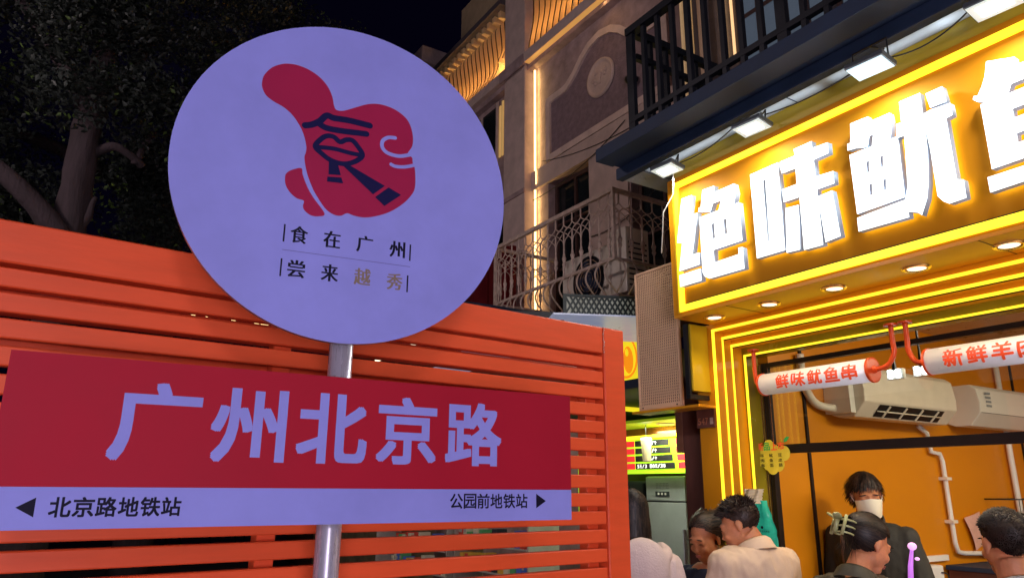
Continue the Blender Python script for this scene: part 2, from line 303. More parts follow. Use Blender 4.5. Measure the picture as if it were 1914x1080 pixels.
# measured outlines of the sign characters (y, z on the fascia) and of the emblem (on the disc)
DATA = json.loads('''{"G":{"a":[[[[2.6484,3.1715],[2.573,3.1681],[2.5965,3.0592],[2.541,3.0569],[2.5934,2.8392],[2.5468,2.8391],[2.5466,2.7739],[2.6936,2.7733],[2.6628,2.9252],[2.6986,2.9341]]],[[[2.6952,2.7515],[2.5421,2.7512],[2.5413,2.6854],[2.6934,2.686]]],[[[2.4956,3.169],[2.4148,3.1647],[2.4163,3.1303],[2.2871,3.1307],[2.279,3.0774],[2.2995,3.0142],[2.399,3.0222],[2.3773,3.0698],[2.4306,3.0721],[2.4494,3.0336],[2.5346,3.0567],[2.5286,3.0804],[2.515,3.0792]]],[[[2.5275,3.0257],[2.2662,3.0231],[2.262,2.8232],[2.4468,2.8242],[2.4472,2.7587],[2.2912,2.7609],[2.2917,2.7934],[2.2638,2.7897],[2.2627,2.6798],[2.4858,2.6825],[2.5188,2.7026],[2.5308,2.7269]],[[2.4484,2.9651],[2.4322,2.9657],[2.4324,2.8843],[2.4484,2.8847]],[[2.368,2.9648],[2.3517,2.9652],[2.3529,2.8866],[2.3693,2.8854]]]],"b":[[[[2.1868,3.1413],[2.0222,3.1421],[2.0271,2.7089],[2.1881,2.7109]],[[2.1137,3.0837],[2.1005,3.0847],[2.1089,2.7766],[2.1183,2.775]]],[[[1.9306,3.1733],[1.8347,3.1741],[1.8354,3.1406],[1.7572,3.1357],[1.7585,3.084],[1.8339,3.0821],[1.8345,3.001],[1.7467,2.9948],[1.7478,2.9368],[1.8337,2.9381],[1.8334,2.6796],[1.9301,2.6823],[1.9261,2.9343],[2.0111,2.9369],[2.013,3.0014],[1.9331,3.0007],[1.9312,3.0769],[2.0072,3.0806],[2.0098,3.1404],[1.9276,3.1395]]],[[[2.0042,2.9057],[1.9347,2.8992],[1.9376,2.8091],[1.9486,2.6897],[2.0207,2.6935]]],[[[1.8332,2.9054],[1.7614,2.9085],[1.7462,2.6941],[1.8203,2.6873]]]],"c":[[[[1.6432,3.1765],[1.5623,3.1733],[1.5602,3.1481],[1.4692,3.1481],[1.4683,3.0836],[1.482,3.0293],[1.5631,3.0293],[1.5494,3.0835],[1.5656,3.0863],[1.5797,3.0395],[1.6307,3.0555],[1.6704,3.0606],[1.6681,3.0898],[1.6542,3.0889],[1.6505,3.107]]],[[[1.6642,3.0371],[1.4499,3.0344],[1.454,2.7719],[1.6621,2.7663]],[[1.5932,2.9775],[1.5817,2.9784],[1.5867,2.9298],[1.5982,2.9287]],[[1.5319,2.9776],[1.5202,2.9783],[1.5252,2.9311],[1.5369,2.9303]],[[1.5932,2.8753],[1.5812,2.8763],[1.586,2.829],[1.598,2.8279]],[[1.5315,2.8741],[1.5211,2.8756],[1.526,2.8303],[1.5363,2.8287]]],[[[1.4242,3.1766],[1.3387,3.1756],[1.34,3.0825],[1.3099,3.0881],[1.2341,3.0816],[1.2333,3.0307],[1.2571,3.0276],[1.255,2.7742],[1.2321,2.7658],[1.2325,2.693],[1.2945,2.6902],[1.3142,2.7059],[1.3325,2.7333],[1.3328,2.9287],[1.3385,3.0268],[1.3435,2.9141],[1.3569,2.8003],[1.3716,2.7375],[1.4003,2.6781],[1.4128,2.6926],[1.449,2.7086],[1.4492,2.6856],[1.6651,2.6899],[1.6641,2.7503],[1.4567,2.7614],[1.439,2.811],[1.4232,3.0257],[1.4539,3.0275],[1.4476,3.0879],[1.4273,3.0856]]],[[[1.3181,3.1617],[1.2532,3.1625],[1.2463,3.0937],[1.3088,3.096]]]],"d":[[[[1.0899,3.1849],[0.9988,3.1552],[1.0,3.1243],[0.8791,3.1177],[0.8824,3.0579],[0.9076,3.0235],[0.8646,3.0236],[0.8894,2.7743],[1.1343,2.7695],[1.1341,3.0278],[1.1165,3.0284],[1.1418,3.0433],[1.1562,3.0591],[1.1512,3.0717],[1.1382,3.0666],[1.1184,3.0975],[1.1031,3.1317]],[[1.0244,3.0596],[0.9241,3.0572],[0.9419,3.0297],[1.0388,3.028]],[[1.0346,2.9652],[0.9748,2.9654],[0.9758,2.9312],[1.0354,2.9304]],[[1.0366,2.8702],[0.9812,2.87],[0.9829,2.8378],[1.0377,2.8344]],[[0.957,2.9642],[0.9129,2.9652],[0.9139,2.9327],[0.9582,2.9297]],[[0.9634,2.8704],[0.9197,2.8712],[0.9215,2.8396],[0.9652,2.8374]]],[[[1.1528,2.7444],[0.8858,2.7466],[0.8898,2.6936],[1.1522,2.6854]]]]},"L":{"red":[[-0.2357,0.2076],[-0.2323,0.2296],[-0.218,0.2529],[-0.1991,0.268],[-0.1792,0.276],[-0.1549,0.278],[-0.1277,0.2728],[-0.0996,0.259],[-0.0786,0.2386],[-0.0651,0.2139],[-0.0582,0.1875],[-0.0509,0.1786],[-0.0333,0.181],[-0.0044,0.1972],[0.027,0.2143],[0.0555,0.2217],[0.0891,0.2193],[0.1194,0.2069],[0.1396,0.1871],[0.151,0.154],[0.1511,0.1228],[0.1395,0.0981],[0.1517,0.0898],[0.1545,0.0751],[0.1613,0.0568],[0.1634,0.0074],[0.1512,-0.0208],[0.1276,-0.0486],[0.0962,-0.0732],[0.061,-0.0899],[0.0338,-0.0969],[0.0104,-0.0962],[-0.0072,-0.0929],[-0.0219,-0.102],[-0.0389,-0.1019],[-0.0585,-0.0915],[-0.0789,-0.0673],[-0.0959,-0.0405],[-0.1117,-0.0034],[-0.12,0.0314],[-0.1177,0.0484],[-0.1182,0.0648],[-0.1269,0.0938],[-0.14,0.1177],[-0.1585,0.1402],[-0.1801,0.1555],[-0.2028,0.1642],[-0.222,0.1758],[-0.2325,0.1917]],"red2":[[-0.161,-0.0259],[-0.1583,-0.0153],[-0.1465,-0.0048],[-0.1252,0.0038],[-0.1202,-0.0133],[-0.1068,-0.0427],[-0.0901,-0.0675],[-0.0614,-0.1028],[-0.0755,-0.1125],[-0.094,-0.1127],[-0.1093,-0.1029],[-0.1139,-0.0919],[-0.1127,-0.079],[-0.1298,-0.0752],[-0.1471,-0.0627],[-0.1582,-0.0452]],"w1":[[0.1039,0.1352],[0.0853,0.1321],[0.0715,0.1197],[0.0712,0.1022],[0.0834,0.0898],[0.1043,0.0858],[0.1251,0.0883],[0.1564,0.101]],"w2":[[0.0966,0.059],[0.11,0.0558],[0.1349,0.0599],[0.1649,0.0721]],"b1":[[-0.1251,0.1185],[-0.1086,0.1246],[-0.0906,0.1384],[-0.0747,0.1574],[-0.057,0.1546],[-0.0178,0.1567],[0.0355,0.1547]],"b2":[[-0.0939,0.1313],[-0.0741,0.1234],[-0.0392,0.1234],[0.0281,0.1294]],"lip":[[-0.0967,0.0677],[-0.085,0.0892],[-0.0707,0.1018],[-0.0534,0.103],[-0.0371,0.0929],[-0.0221,0.1019],[-0.0064,0.1035],[0.0084,0.0899],[0.0216,0.0694],[0.0088,0.0517],[-0.0139,0.0383],[-0.037,0.0353],[-0.0605,0.0406],[-0.0804,0.0527]],"mid":[[-0.0891,0.0673],[-0.0511,0.0711],[-0.012,0.0682],[0.0157,0.0681]],"p1":[[-0.0611,0.0384],[-0.0413,0.0406],[-0.0291,0.0038],[-0.0595,0.0003]],"p2":[[-0.0617,-0.0063],[-0.0275,-0.0021],[-0.0219,-0.0166],[-0.0618,-0.0194]],"p3":[[-0.025,0.0296],[-0.0098,0.035],[0.0835,-0.0036],[0.0545,-0.032]],"p4":[[0.0934,-0.0058],[0.1271,-0.0203],[0.0852,-0.0578],[0.06,-0.0384]]}}''')

# ------------------------------------------------------------------ ground
bm = bmesh.new()
for v in bx(bm, -60, 80, -40, 160, -.3, 0): pass
g_ = fin(bm, 'street_ground', PAVE, None); g_['kind'] = 'structure'

# ------------------------------------------------------------------ orange slatted fence
AF = math.radians(90-85.5)
fence = thing('slatted_fence', 'orange red slatted metal fence with a broad top rail behind the two signs', 'fence', (1.729, 2.1, 0), AF)
U0f = -4.35
tops = [2.125, 2.0685, 2.011, 1.9495, 1.887, 1.824, 1.762, 1.698, 1.636, 1.575, 1.514, 1.451, 1.389]
while tops[-1] > .25: tops.append(tops[-1]-.0618)
def bevbox(x0, x1, y0, y1, z0, z1, b=.003):
    bm = bmesh.new(); bx(bm, x0, x1, y0, y1, z0, z1); bmesh.ops.bevel(bm, geom=bm.edges[:], offset=b, segments=1, affect='EDGES'); return bm
sm = None
for i, z in enumerate(tops):
    if sm is None:
        o = fin(bevbox(U0f, -.001, .0, .034, -.0445, 0), 'slat', FENCE, fence, world=False); sm = o.data
    else:
        o = bpy.data.objects.new('slat', sm); col.objects.link(o); o.parent = fence
    o.location = (0, random.uniform(-.0008, .0008), z); o.rotation_euler = (random.uniform(-.012, .012), random.uniform(-.0006, .0006), 0)
fin(bevbox(U0f, .0, -.004, .10, 2.136, 2.235, .004), 'top_rail', FENCE, fence, world=False)
fin(bevbox(.0025, .108, -.006, .10, 0, 2.236, .004), 'post', FENCE, fence, world=False)
for u in (-4.46,): fin(bevbox(u, u+.105, -.006, .10, 0, 2.236, .004), 'post', FENCE, fence, world=False)
for u in (-.058, -1.217, -2.375, -3.53): fin(bevbox(u, u+.05, .0365, .082, 0, 2.1355, .002), 'rear_upright', FENCE, fence, world=False)
for z0, z1 in ((2.038, 2.092), (1.938, 1.988), (.3, .36)): fin(bevbox(U0f+.02, -.0, .085, .135, z0, z1, .002), 'rear_rail', FENCE, fence, world=False)
# weld bead on the corner joint
bm = bmesh.new()
for k in range(26):
    ell(bm, (random.uniform(-.002, .004), -.007, 2.14+k*.0037), (random.uniform(.0012, .0026),)*3, seg=6, rings=4)
for k in range(20):
    ell(bm, (-.06+k*.0085, -.003, 2.236), (random.uniform(.001, .0026), .002, .002), seg=6, rings=4)
fin(bm, 'weld_bead', IRON, fence, world=False, smooth=True)

# ------------------------------------------------------------------ sign pole, plate and disc
PX, PY = .569, 1.655
pole = thing('sign_pole', 'round galvanised pole carrying the round sign and the red street sign', 'pole', (PX+.02, PY+.052, 0))
tube('pole_tube', STEEL, pole, [(PX+.02, PY+.052, 0), (PX+.02, PY+.052, 1.2), (PX+.02, PY+.052, 2.45)], .0285, 32)
tube('base_flange', STEEL, pole, [(PX+.02, PY+.052, .0), (PX+.02, PY+.052, .012)], .1, 24)
for zc in (1.66, 1.82, 2.2, 2.36):
    bm = bmesh.new(); loft(bm, [(PX+.02, PY+.052, zc-.012), (PX+.02, PY+.052, zc+.012)], [.0315, .0315], 24); fin(bm, 'clamp_band', EDGE, pole, smooth=False)

plate = thing('street_name_sign', 'long red and lilac white street sign with big characters and two station arrows', 'sign', (PX, PY, 0), math.radians(-1))
box('red_panel', SIGNR, plate, -.637, .66, -.004, .012, 1.6475, 1.897, world=False)
box('white_panel', SIGNW, plate, -.637, .66, -.004, .012, 1.571, 1.6472, world=False)
box('back_tray', EDGE, plate, -.635, .658, .0122, .02, 1.573, 1.895, world=False)
MR = Matrix.Translation((0, -.0045, 0)) @ XZ
for ch, x0, x1, z0, z1 in (('广', -.4552, -.2879, 1.6976, 1.8545), ('州', -.2683, -.1105, 1.699, 1.856), ('北', -.0875, .0771, 1.7005, 1.858), ('京', .0998, .2555, 1.7025, 1.8615), ('路', .2792, .4408, 1.703, 1.8605)):
    tri('character', plate, SIGNW, glyph(ch, x0, x1, z0, z1, offset=.038), MR, world=False)
def line(text, xa, xb, z0, z1, m, parent, mtx, off=.02, gap=.06, shadow=0.):
    n = len(text); wd = (xb-xa)/n
    for i, ch in enumerate(text):
        g = gap*wd
        tri('character', parent, m, glyph(ch, xa+i*wd+g/2, xa+(i+1)*wd-g/2, z0, z1, offset=off, shadow=shadow), mtx, world=False)
line('北京路地铁站', -.5356, -.3057, 1.5925, 1.6293, INK, plate, MR, .035)
line('公园前地铁站', .2961, .5216, 1.6015, 1.6369, INK, plate, MR, .025)
tri('arrow', plate, INK, curve_mesh([[(-.5867, 1.6106), (-.5567, 1.6284), (-.5565, 1.5933)]], 0), MR, world=False)
tri('arrow', plate, INK, curve_mesh([[(.5474, 1.6372), (.5474, 1.601), (.5774, 1.6189)]], 0), MR, world=False)

disc = thing('round_sign', 'large round lilac white sign with a crimson mouth emblem and two lines of characters', 'sign', (PX, PY, 2.394), math.radians(-7))
bm = bmesh.new(); RD = .4175
r1 = [bm.verts.new((RD*math.cos(a), -.004, RD*math.sin(a))) for a in np.linspace(0, 2*math.pi, 128, endpoint=False)]
r2 = [bm.verts.new((v.co.x, .012, v.co.z)) for v in r1]
f = bm.faces.new(r1); f.material_index = 0
f = bm.faces.new(r2[::-1]); f.material_index = 1
for i in range(128): bm.faces.new((r1[i], r2[i], r2[(i+1) % 128], r1[(i+1) % 128])).material_index = 1
bmesh.ops.recalc_face_normals(bm, faces=bm.faces[:])
fin(bm, 'disc_panel', [SIGNW, EDGE], disc, world=False)

def lay(k): return Matrix.Translation((0, -.0045-k*.0004, 0)) @ XZ
L = DATA['L']
def sheet(name, loops, m, k, th=0.): tri(name, disc, m, curve_mesh(loops, 0), lay(k), world=False)
def cc(p, n=6): return [tuple(q)[:2] for q in spline([(a, b, 0) for a, b in p], True, n)]
def stroke(pts, wd, closed=False, taper=False):
    P = spline([(a, b, 0) for a, b in pts], closed, 6); N = len(P); out, inn = [], []
    for i, p in enumerate(P):
        t = ((P[(i+1) % N]-P[(i-1) % N]) if closed else (P[min(i+1, N-1)]-P[max(i-1, 0)])).normalized(); nn = Vector((-t.y, t.x, 0)); h = wd/2
        out.append(p+nn*h); inn.append(p-nn*h)
    if closed: return [[tuple(q)[:2] for q in out], [tuple(q)[:2] for q in inn]]
    def capp(p, t, h): 
        n_ = Vector((-t.y, t.x, 0)); return [p + (n_*math.cos(a)+t*math.sin(a))*h for a in np.linspace(.3, math.pi-.3, 5)]
    e = capp(P[-1], (P[-1]-P[-2]).normalized(), wd/2); s = capp(P[0], (P[0]-P[1]).normalized(), wd/2)
    return [[tuple(q)[:2] for q in out + e + inn[::-1] + s]]
sheet('emblem_shape', [cc(L['red'])], LOGOR, 0); sheet('emblem_shape', [cc(L['red2'])], LOGOR, 0)
S = .000398
sheet('emblem_curl', stroke(L['w1'], 25*S), SIGNW, 1); sheet('emblem_curl', stroke(L['w2'], 23*S), SIGNW, 1)
sheet('emblem_stroke', stroke(L['b1'], 42*S), LOGOB, 1); sheet('emblem_stroke', stroke(L['b2'], 40*S), LOGOB, 2)
sheet('emblem_lips', stroke(L['lip'], 33*S, True), LOGOB, 1); sheet('emblem_stroke', stroke(L['mid'], 29*S), LOGOB, 2)
for k in ('p1', 'p2', 'p3', 'p4'): sheet('emblem_leg', [L[k]], LOGOB, 3)
for (ch, u, z, m) in (('食', -.1165, -.166, INK), ('在', -.039, -.166, INK), ('广', .0415, -.1655, INK), ('州', .1245, -.167, INK), ('尝', -.1165, -.2505, INK), ('来', -.0385, -.250, INK), ('越', .0405, -.2495, GOLD), ('秀', .1215, -.2515, GOLD)):
    tri('character', disc, m, glyph(ch, u-.0205, u+.0205, z-.021, z+.021, offset=.006, shadow=.0022), lay(0), world=False)
for u, z in ((-.1512, -.1665), (.158, -.1708), (-.1515, -.2512), (.1546, -.253)):
    box('bar_mark', INK, disc, u-.0018, u+.0018, -.0052, -.0045, z-.0215, z+.0215, world=False)
tri('divider_line', disc, HAIRL, curve_mesh([[(-.152, -.2085), (.16, -.2085), (.16, -.2072), (-.152, -.2072)]], 0), lay(0), world=False)

# ------------------------------------------------------------------ the squid shop
shop = thing('squid_snack_shop', 'orange corner snack shop with bright white sign characters and yellow neon outlines', 'building', (3.1, 1.5, 0))
YF, YE = 2.80, -1.0        # left end of the fascia, end past the frame
XF = 2.81
box('fascia_box', ORANGE, shop, XF+.02, 3.12, YE, YF, 2.556, 3.335)
box('fascia_board', BOARD, shop, XF, XF+.0198, YE, YF, 2.556, 3.335)
box('soffit_panel', ORANGE, shop, XF+.001, 3.13, YE, YF-.001, 2.540, 2.5555)
for y in (2.44, 1.24, 0.04): box('soffit_seam', BRONZE, shop, XF+.004, 3.12, y, y+.003, 2.5385, 2.5398)
def strip(name, m, x0, x1, y0, y1, z0, z1): return box(name, m, shop, x0, x1, y0, y1, z0, z1)
strip('neon_strip', NEON, XF-.014, XF-.001, YE, 2.742, 3.268, 3.300)
strip('neon_strip', NEON, XF-.014, XF-.001, YE, 2.742, 2.565, 2.598)
strip('neon_strip', NEON, XF-.014, XF-.001, 2.712, 2.742, 2.5985, 3.2675)
for y in (2.7465,): strip('neon_channel', YELLOWP, XF-.016, XF-.001, y, y+.006, 2.56, 3.305)
strip('neon_channel', BRONZE, XF-.012, XF-.001, YE, 2.70, 2.5495+.05, 2.6035)
# the four big characters
GL = DATA['G']
for k, ch in (('a', '绝'), ('b', '味'), ('c', '鱿'), ('d', '鱼')):
    c = None
    for j, poly in enumerate(GL[k]):
        loops = [[(-p[0], p[1]) for p in lp] for lp in poly]
        me = curve_mesh(loops, .016)
        me.transform(Matrix.Translation((2.776-.0007*j, 0, 0)) @ YZ)
        me.materials.append(LETTER); me.materials.append(LETSIDE); me.materials.append(LETHALO)
        for p in me.polygons:
            p.material_index = 0 if p.normal.x < -.7 else (2 if p.normal.x > .7 else 1)
        if c is None: c = bmesh.new()
        c.from_mesh(me)
        for p in c.faces: pass
        bpy.data.meshes.remove(me)
    me = bpy.data.meshes.new('sign_character'); c.to_mesh(me); c.free()
    me.transform(world_of(shop).inverted())
    for m in (LETTER, LETSIDE, LETHALO): me.materials.append(m)
    o = bpy.data.objects.new('sign_character', me); col.objects.link(o); o.parent = shop
# wall above the fascia, gap, canopy ceiling
box('upper_wall', YELLOWP, shop, 2.86, 3.3, YE, 2.79, 3.3355, 3.455)
# downlights
for y in (2.497, 2.166, 1.826, 1.467, 1.134, .79, .45):
    cx, cy = 2.965, y*1.017+.05
    cy = {2.497: 2.655, 2.166: 2.302, 1.826: 1.941, 1.467: 1.560, 1.134: 1.205}.get(y, y*1.06)
    bm = bmesh.new()
    n = 28
    ro = [bm.verts.new((cx+.058*math.cos(a), cy+.058*math.sin(a), 2.539)) for a in np.linspace(0, 2*math.pi, n, endpoint=False)]
    rm = [bm.verts.new((cx+.052*math.cos(a), cy+.052*math.sin(a), 2.533)) for a in np.linspace(0, 2*math.pi, n, endpoint=False)]
    ri = [bm.verts.new((cx+.042*math.cos(a), cy+.042*math.sin(a), 2.5375)) for a in np.linspace(0, 2*math.pi, n, endpoint=False)]
    for i in range(n):
        j = (i+1) % n; bm.faces.new((ro[i], rm[i], rm[j], ro[j])); bm.faces.new((rm[i], ri[i], ri[j], rm[j]))
    d = fin(bm, 'downlight', CHROME, shop, smooth=True)
    bm = bmesh.new(); bmesh.ops.create_circle(bm, cap_ends=True, radius=.036, segments=24, matrix=Matrix.Translation((cx+random.uniform(-.006, .006), cy, 2.5365)) @ Matrix.Rotation(math.pi + random.uniform(-.04, .04), 4, 'X')); fin(bm, 'lens', DOWN, d)
    spot('downlight_lamp', d, (cx, cy, 2.525), (-.05, 0, -1), 7, (1., .72, .42), 120, .8, .035)
# stepped portal with neon lines
XS = [3.10, 3.165, 3.23, 3.305, 3.40]; YS = [2.787, 2.783, 2.779, 2.752, 2.735]; ZS = [2.500, 2.462, 2.425, 2.375, 2.34]
mats = [ORANGE, ORANGE, ORANGE, OLIVE]
for i in range(4):
    x0, x1 = XS[i], XS[i+1]-.0005
    box('portal_jamb', mats[i], shop, x0, x1, YS[i], 2.936-.002*i, 0, 2.545)
    box('portal_lintel', mats[i], shop, x0, x1, YE, YS[i]-.0005, ZS[i], 2.5385)
    s = .013 if i < 3 else .009
    strip('neon_strip', NEONS if i else NEONS, x0-.010, x0-.001, YS[i]-.001-.0, YS[i]+s, .15, ZS[i]-.0005)
    strip('neon_strip', NEONS, x0-.010, x0-.001, YE, YS[i]+s, ZS[i], ZS[i]+s)
    if i: strip('neon_channel', BRONZE, x0-.004, x0-.001, YE, YS[i]-.0015, ZS[i]-.006, ZS[i]-.0008)
# window frame and glazing
box('window_frame', BRONZE, shop, 3.405, 3.445, 2.705, 2.7345, 1.0, 2.34)
box('window_frame', BRONZE, shop, 3.405, 3.445, YE, 2.7045, 2.316, 2.34)
box('window_bar', BRONZE, shop, 3.40, 3.44, YE, 2.7043, 1.842, 1.888)
for y in (2.742, 2.752): box('frame_bead', CHROME, shop, 3.397, 3.404, y-.004, y-.001, 1.0, 2.335)
GLASS = bpy.data.materials.new('window_glass'); GLASS.use_nodes = True; t = GLASS.node_tree
for n in list(t.nodes): t.nodes.remove(n)
out = t.nodes.new('ShaderNodeOutputMaterial'); mx = t.nodes.new('ShaderNodeMixShader'); tr = t.nodes.new('ShaderNodeBsdfTransparent'); gl = t.nodes.new('ShaderNodeBsdfGlossy'); fr = t.nodes.new('ShaderNodeFresnel')
gl.inputs['Roughness'].default_value = .02; fr.inputs['IOR'].default_value = 1.5; tr.inputs['Color'].default_value = (.94, .96, .94, 1)
mu = t.nodes.new('ShaderNodeMath'); mu.operation = 'MULTIPLY'; mu.inputs[1].default_value = .8; mu.use_clamp = True
t.links.new(fr.outputs[0], mu.inputs[0]); t.links.new(mu.outputs[0], mx.inputs[0]); t.links.new(tr.outputs[0], mx.inputs[1]); t.links.new(gl.outputs[0], mx.inputs[2]); t.links.new(mx.outputs[0], out.inputs['Surface'])
box('window_pane', GLASS, shop, 3.418, 3.424, YE, 2.7043, 1.8885, 2.3155)
# interior
box('interior_wall', WALLIN, shop, 3.45, 6.9, 2.72, 2.80, 0, 2.8)
box('interior_wall', WALLIN, shop, 6.9, 7.0, YE, 2.72, 0, 2.8)
box('interior_ceiling', mat('interior_ceiling_tiles', (.55, .42, .25), .3, var=.1), shop, 3.45, 6.9, YE, 2.72, 2.72, 2.8)
box('interior_floor', PAVE, shop, 3.45, 6.9, YE, 2.72, .004, .02)
for x in (3.735, 6.3): box('metal_trim', BRONZE, shop, x-.010, x+.010, 2.708, 2.7198, .0, 2.72)
box('counter_front', ORANGE, shop, 3.36, 3.44, YE, 2.70, .02, .98); box('counter_top', STEEL, shop, 3.30, 3.95, YE, 2.33, .981, 1.01)
for x, y in ((3.85, .45), (4.5, .30), (5.3, .55), (4.2, -.4), (3.8, 1.0)):  # unseen ceiling lights added to brighten the orange interior wall
    d = box('ceiling_panel_light', glow('panel_light_face', (1., .9, .72), 2.2), shop, x-.25, x+.25, y-.1, y+.1, 2.708, 2.7195)
    area('panel_lamp', d, (x, y, 2.70), (0, .25, -1), 18, (1., .86, .62), .5, .2)

# pipes and fittings on the interior wall
PIPE = WHITEP
pp = thing('drain_pipe', 'white drain pipe dropping from the near air conditioner and turning right along the orange wall', 'pipe', (5.09, 2.68, 1.2))
tube('pipe_run', PIPE, pp, [(4.86, 2.69, 2.06), (4.95, 2.69, 2.02), (4.97, 2.69, 1.90), (5.07, 2.69, 1.89), (5.094, 2.69, 1.84), (5.10, 2.69, 1.5), (5.105, 2.69, 1.33), (5.125, 2.69, 1.275), (5.2, 2.69, 1.262), (5.5, 2.69, 1.25), (5.75, 2.69, 1.245)], .015, 12)
for z in (1.72, 1.45): box('pipe_clip', CREAMP, pp, 5.07, 5.13, 2.664, 2.7195, z, z+.02)
p2 = thing('wall_pipe', 'straight pale pipe running down the orange wall right of the second air conditioner', 'pipe', (6.02, 2.68, 0))
tube('pipe_run', PIPE, p2, [(6.02, 2.685, 2.60), (6.02, 2.685, 1.9), (6.04, 2.685, 1.0), (6.04, 2.685, .02)], .020, 12)
p3 = thing('refrigerant_pipe', 'cream lagged pipe curving down the wall into the left end of the near air conditioner', 'pipe', (3.8, 2.68, 2.1))
tube('pipe_run', CREAMP, p3, spline([(3.70, 2.69, 2.42), (3.705, 2.69, 2.30), (3.74, 2.69, 2.20), (3.82, 2.69, 2.135), (3.93, 2.66, 2.115)]), .024, 12)
def aircon(name, label, x0, x1, z0, z1, near):
    a = thing(name, label, 'air conditioner', ((x0+x1)/2, 2.6, z0))
    bm = bmesh.new(); yb, yf = 2.7185, 2.49
    prof = [(yb, z0+.02), (yb-.05, z0), (yf+.075, z0+.0), (yf+.0, z0+.085), (yf-.004, z0+.15), (yf+.012, z1-.03), (yf+.05, z1), (yb, z1)]
    A = [bm.verts.new((x0, y, z)) for y, z in prof]; B = [bm.verts.new((x1, y, z)) for y, z in prof]
    bm.faces.new(A); bm.faces.new(B[::-1])
    for i in range(len(prof)): bm.faces.new((A[i], B[i], B[(i+1) % len(prof)], A[(i+1) % len(prof)]))
    bmesh.ops.recalc_face_normals(bm, faces=bm.faces[:])
    fin(bm, 'casing', WHITEP if not near else CREAMP, a, bevel=.008)
    if not near:
        box('front_seam', FRIDGED, a, x0+.01, x1-.01, yf+.0, yf+.03, z0+.083, z0+.086)
        return a
    # outlet slot on the lower front slope
    def onslope(t, off): return (yf+.075*(1-t)-.0 - off*.75, z0+.085*t - off*.66)
    xa, xb = x0+.16*(x1-x0), x1-.14*(x1-x0)
    bm = bmesh.new()
    q = [onslope(.12, .003), onslope(.88, .003)]
    vs = [bm.verts.new((xa, *q[0])), bm.verts.new((xb, *q[0])), bm.verts.new((xb, *q[1])), bm.verts.new((xa, *q[1]))]; bm.faces.new(vs[::-1] if True else vs)
    bmesh.ops.recalc_face_normals(bm, faces=bm.faces[:]); fin(bm, 'outlet', BLACKM, a)
    for k in range(4):
        x = xa+(xb-xa)*(k+.5)/4; p, q_ = onslope(.14, .009), onslope(.86, .009)
        bm = bmesh.new(); loft(bm, [(x, *p), (x+.01, *q_)], [.006, .006], 6); fin(bm, 'vane', CREAMP, a)
    p = onslope(.5, .01); tube('vane', CREAMP, a, [(xa, *p), (xb, *p)], .0045, 6)
    if near: box('side_cap', WHITEP, a, x0-.05, x0-.002, yf+.06, yb, z0+.02, z1-.02, .004)
    return a
aircon('wall_air_conditioner', 'cream wall air conditioner with its louvres open, nearer of the two on the orange wall', 3.98, 4.98, 2.065, 2.36, True)
ac2 = aircon('wall_air_conditioner', 'closed white wall air conditioner with a printed panel, farther along the orange wall', 5.28, 6.12, 2.075, 2.35, False)
for k in range(4): box('print_mark', mat('grey_print', (.25, .28, .3), .5, var=0) if k == 0 else bpy.data.materials['grey_print'], ac2, 5.36, 5.43, 2.4845, 2.486, 2.2+k*.028, 2.215+k*.028)
wb = thing('switch_box', 'white plastic switch box with a black cable low on the orange wall', 'switch box', (4.76, 2.68, 1.08))
box('casing', WHITEP, wb, 4.66, 4.84, 2.64, 2.7195, 1.09, 1.21, .012); tube('cable', STRAP, wb, spline([(4.80, 2.635, 1.17), (4.86, 2.63, 1.15), (4.86, 2.63, 1.05), (4.80, 2.65, .95)]), .004, 6)
cr = thing('cable_trunking', 'white horizontal cable trunking on the orange wall above the switch box', 'trunking', (4.6, 2.7, 1.23)); box('trunk_channel', WHITEP, cr, 4.27, 5.02, 2.695, 2.7195, 1.225, 1.26, .003)
rk = thing('wire_rack', 'black wire rack on the wall behind the grey shirted man', 'rack', (5.8, 2.6, 1.5))
for z in (1.50, 1.60): 
    for a, b in (((5.62, 2.5), (6.1, 2.5)), ((5.62, 2.715), (6.1, 2.715)), ((5.62, 2.5), (5.62, 2.715)), ((6.1, 2.5), (6.1, 2.715))): tube('wire', STRAP, rk, [(*a, z), (*b, z)], .005, 6)
for k in range(12): tube('wire', STRAP, rk, [(5.62+k*.0436, 2.5, 1.60), (5.62+k*.0436, 2.5, 1.50), (5.62+k*.0436, 2.715, 1.50)], .0028, 5)
cb = thing('low_cabinet', 'dark brown cabinet with a steel blue top at the back of the shop', 'cabinet', (5.5, 2.4, 0)); box('cabinet_body', BROWN, cb, 5.0, 6.2, 2.25, 2.7, .02, 1.17, .005); box('cabinet_top', SLATE, cb, 4.97, 6.22, 2.22, 2.7, 1.172, 1.2, .004)
bt = thing('sauce_bottle', 'pale plastic bottle standing on the cabinet top beside the grey shirted man', 'bottle', (5.15, 2.4, 1.2)); tube('bottle_body', CREAMP, bt, [(5.15, 2.4, 1.201), (5.15, 2.4, 1.21), (5.15, 2.4, 1.29), (5.15, 2.4, 1.31)], [.03, .033, .033, .016], 14); tube('bottle_cap', WHITEP, bt, [(5.15, 2.4, 1.3105), (5.15, 2.4, 1.335)], .014, 12)
pn = thing('hanging_paper', 'pale pink sheet of paper hanging at a slant on the orange wall', 'paper', (5.4, 2.7, 1.25))
bm = bmesh.new()
g = [[bm.verts.new((5.28+.1*i+.03*j-.02*i*j*.3, 2.70-.012*math.sin(i*1.3+j), 1.48-.07*j+.02*i)) for i in range(3)] for j in range(4)]
for j in range(3):
    for i in range(2): bm.faces.new((g[j][i], g[j+1][i], g[j+1][i+1], g[j][i+1]))
fin(bm, 'sheet', mat('pink_paper', (.72, .42, .34), .6), pn, smooth=True)

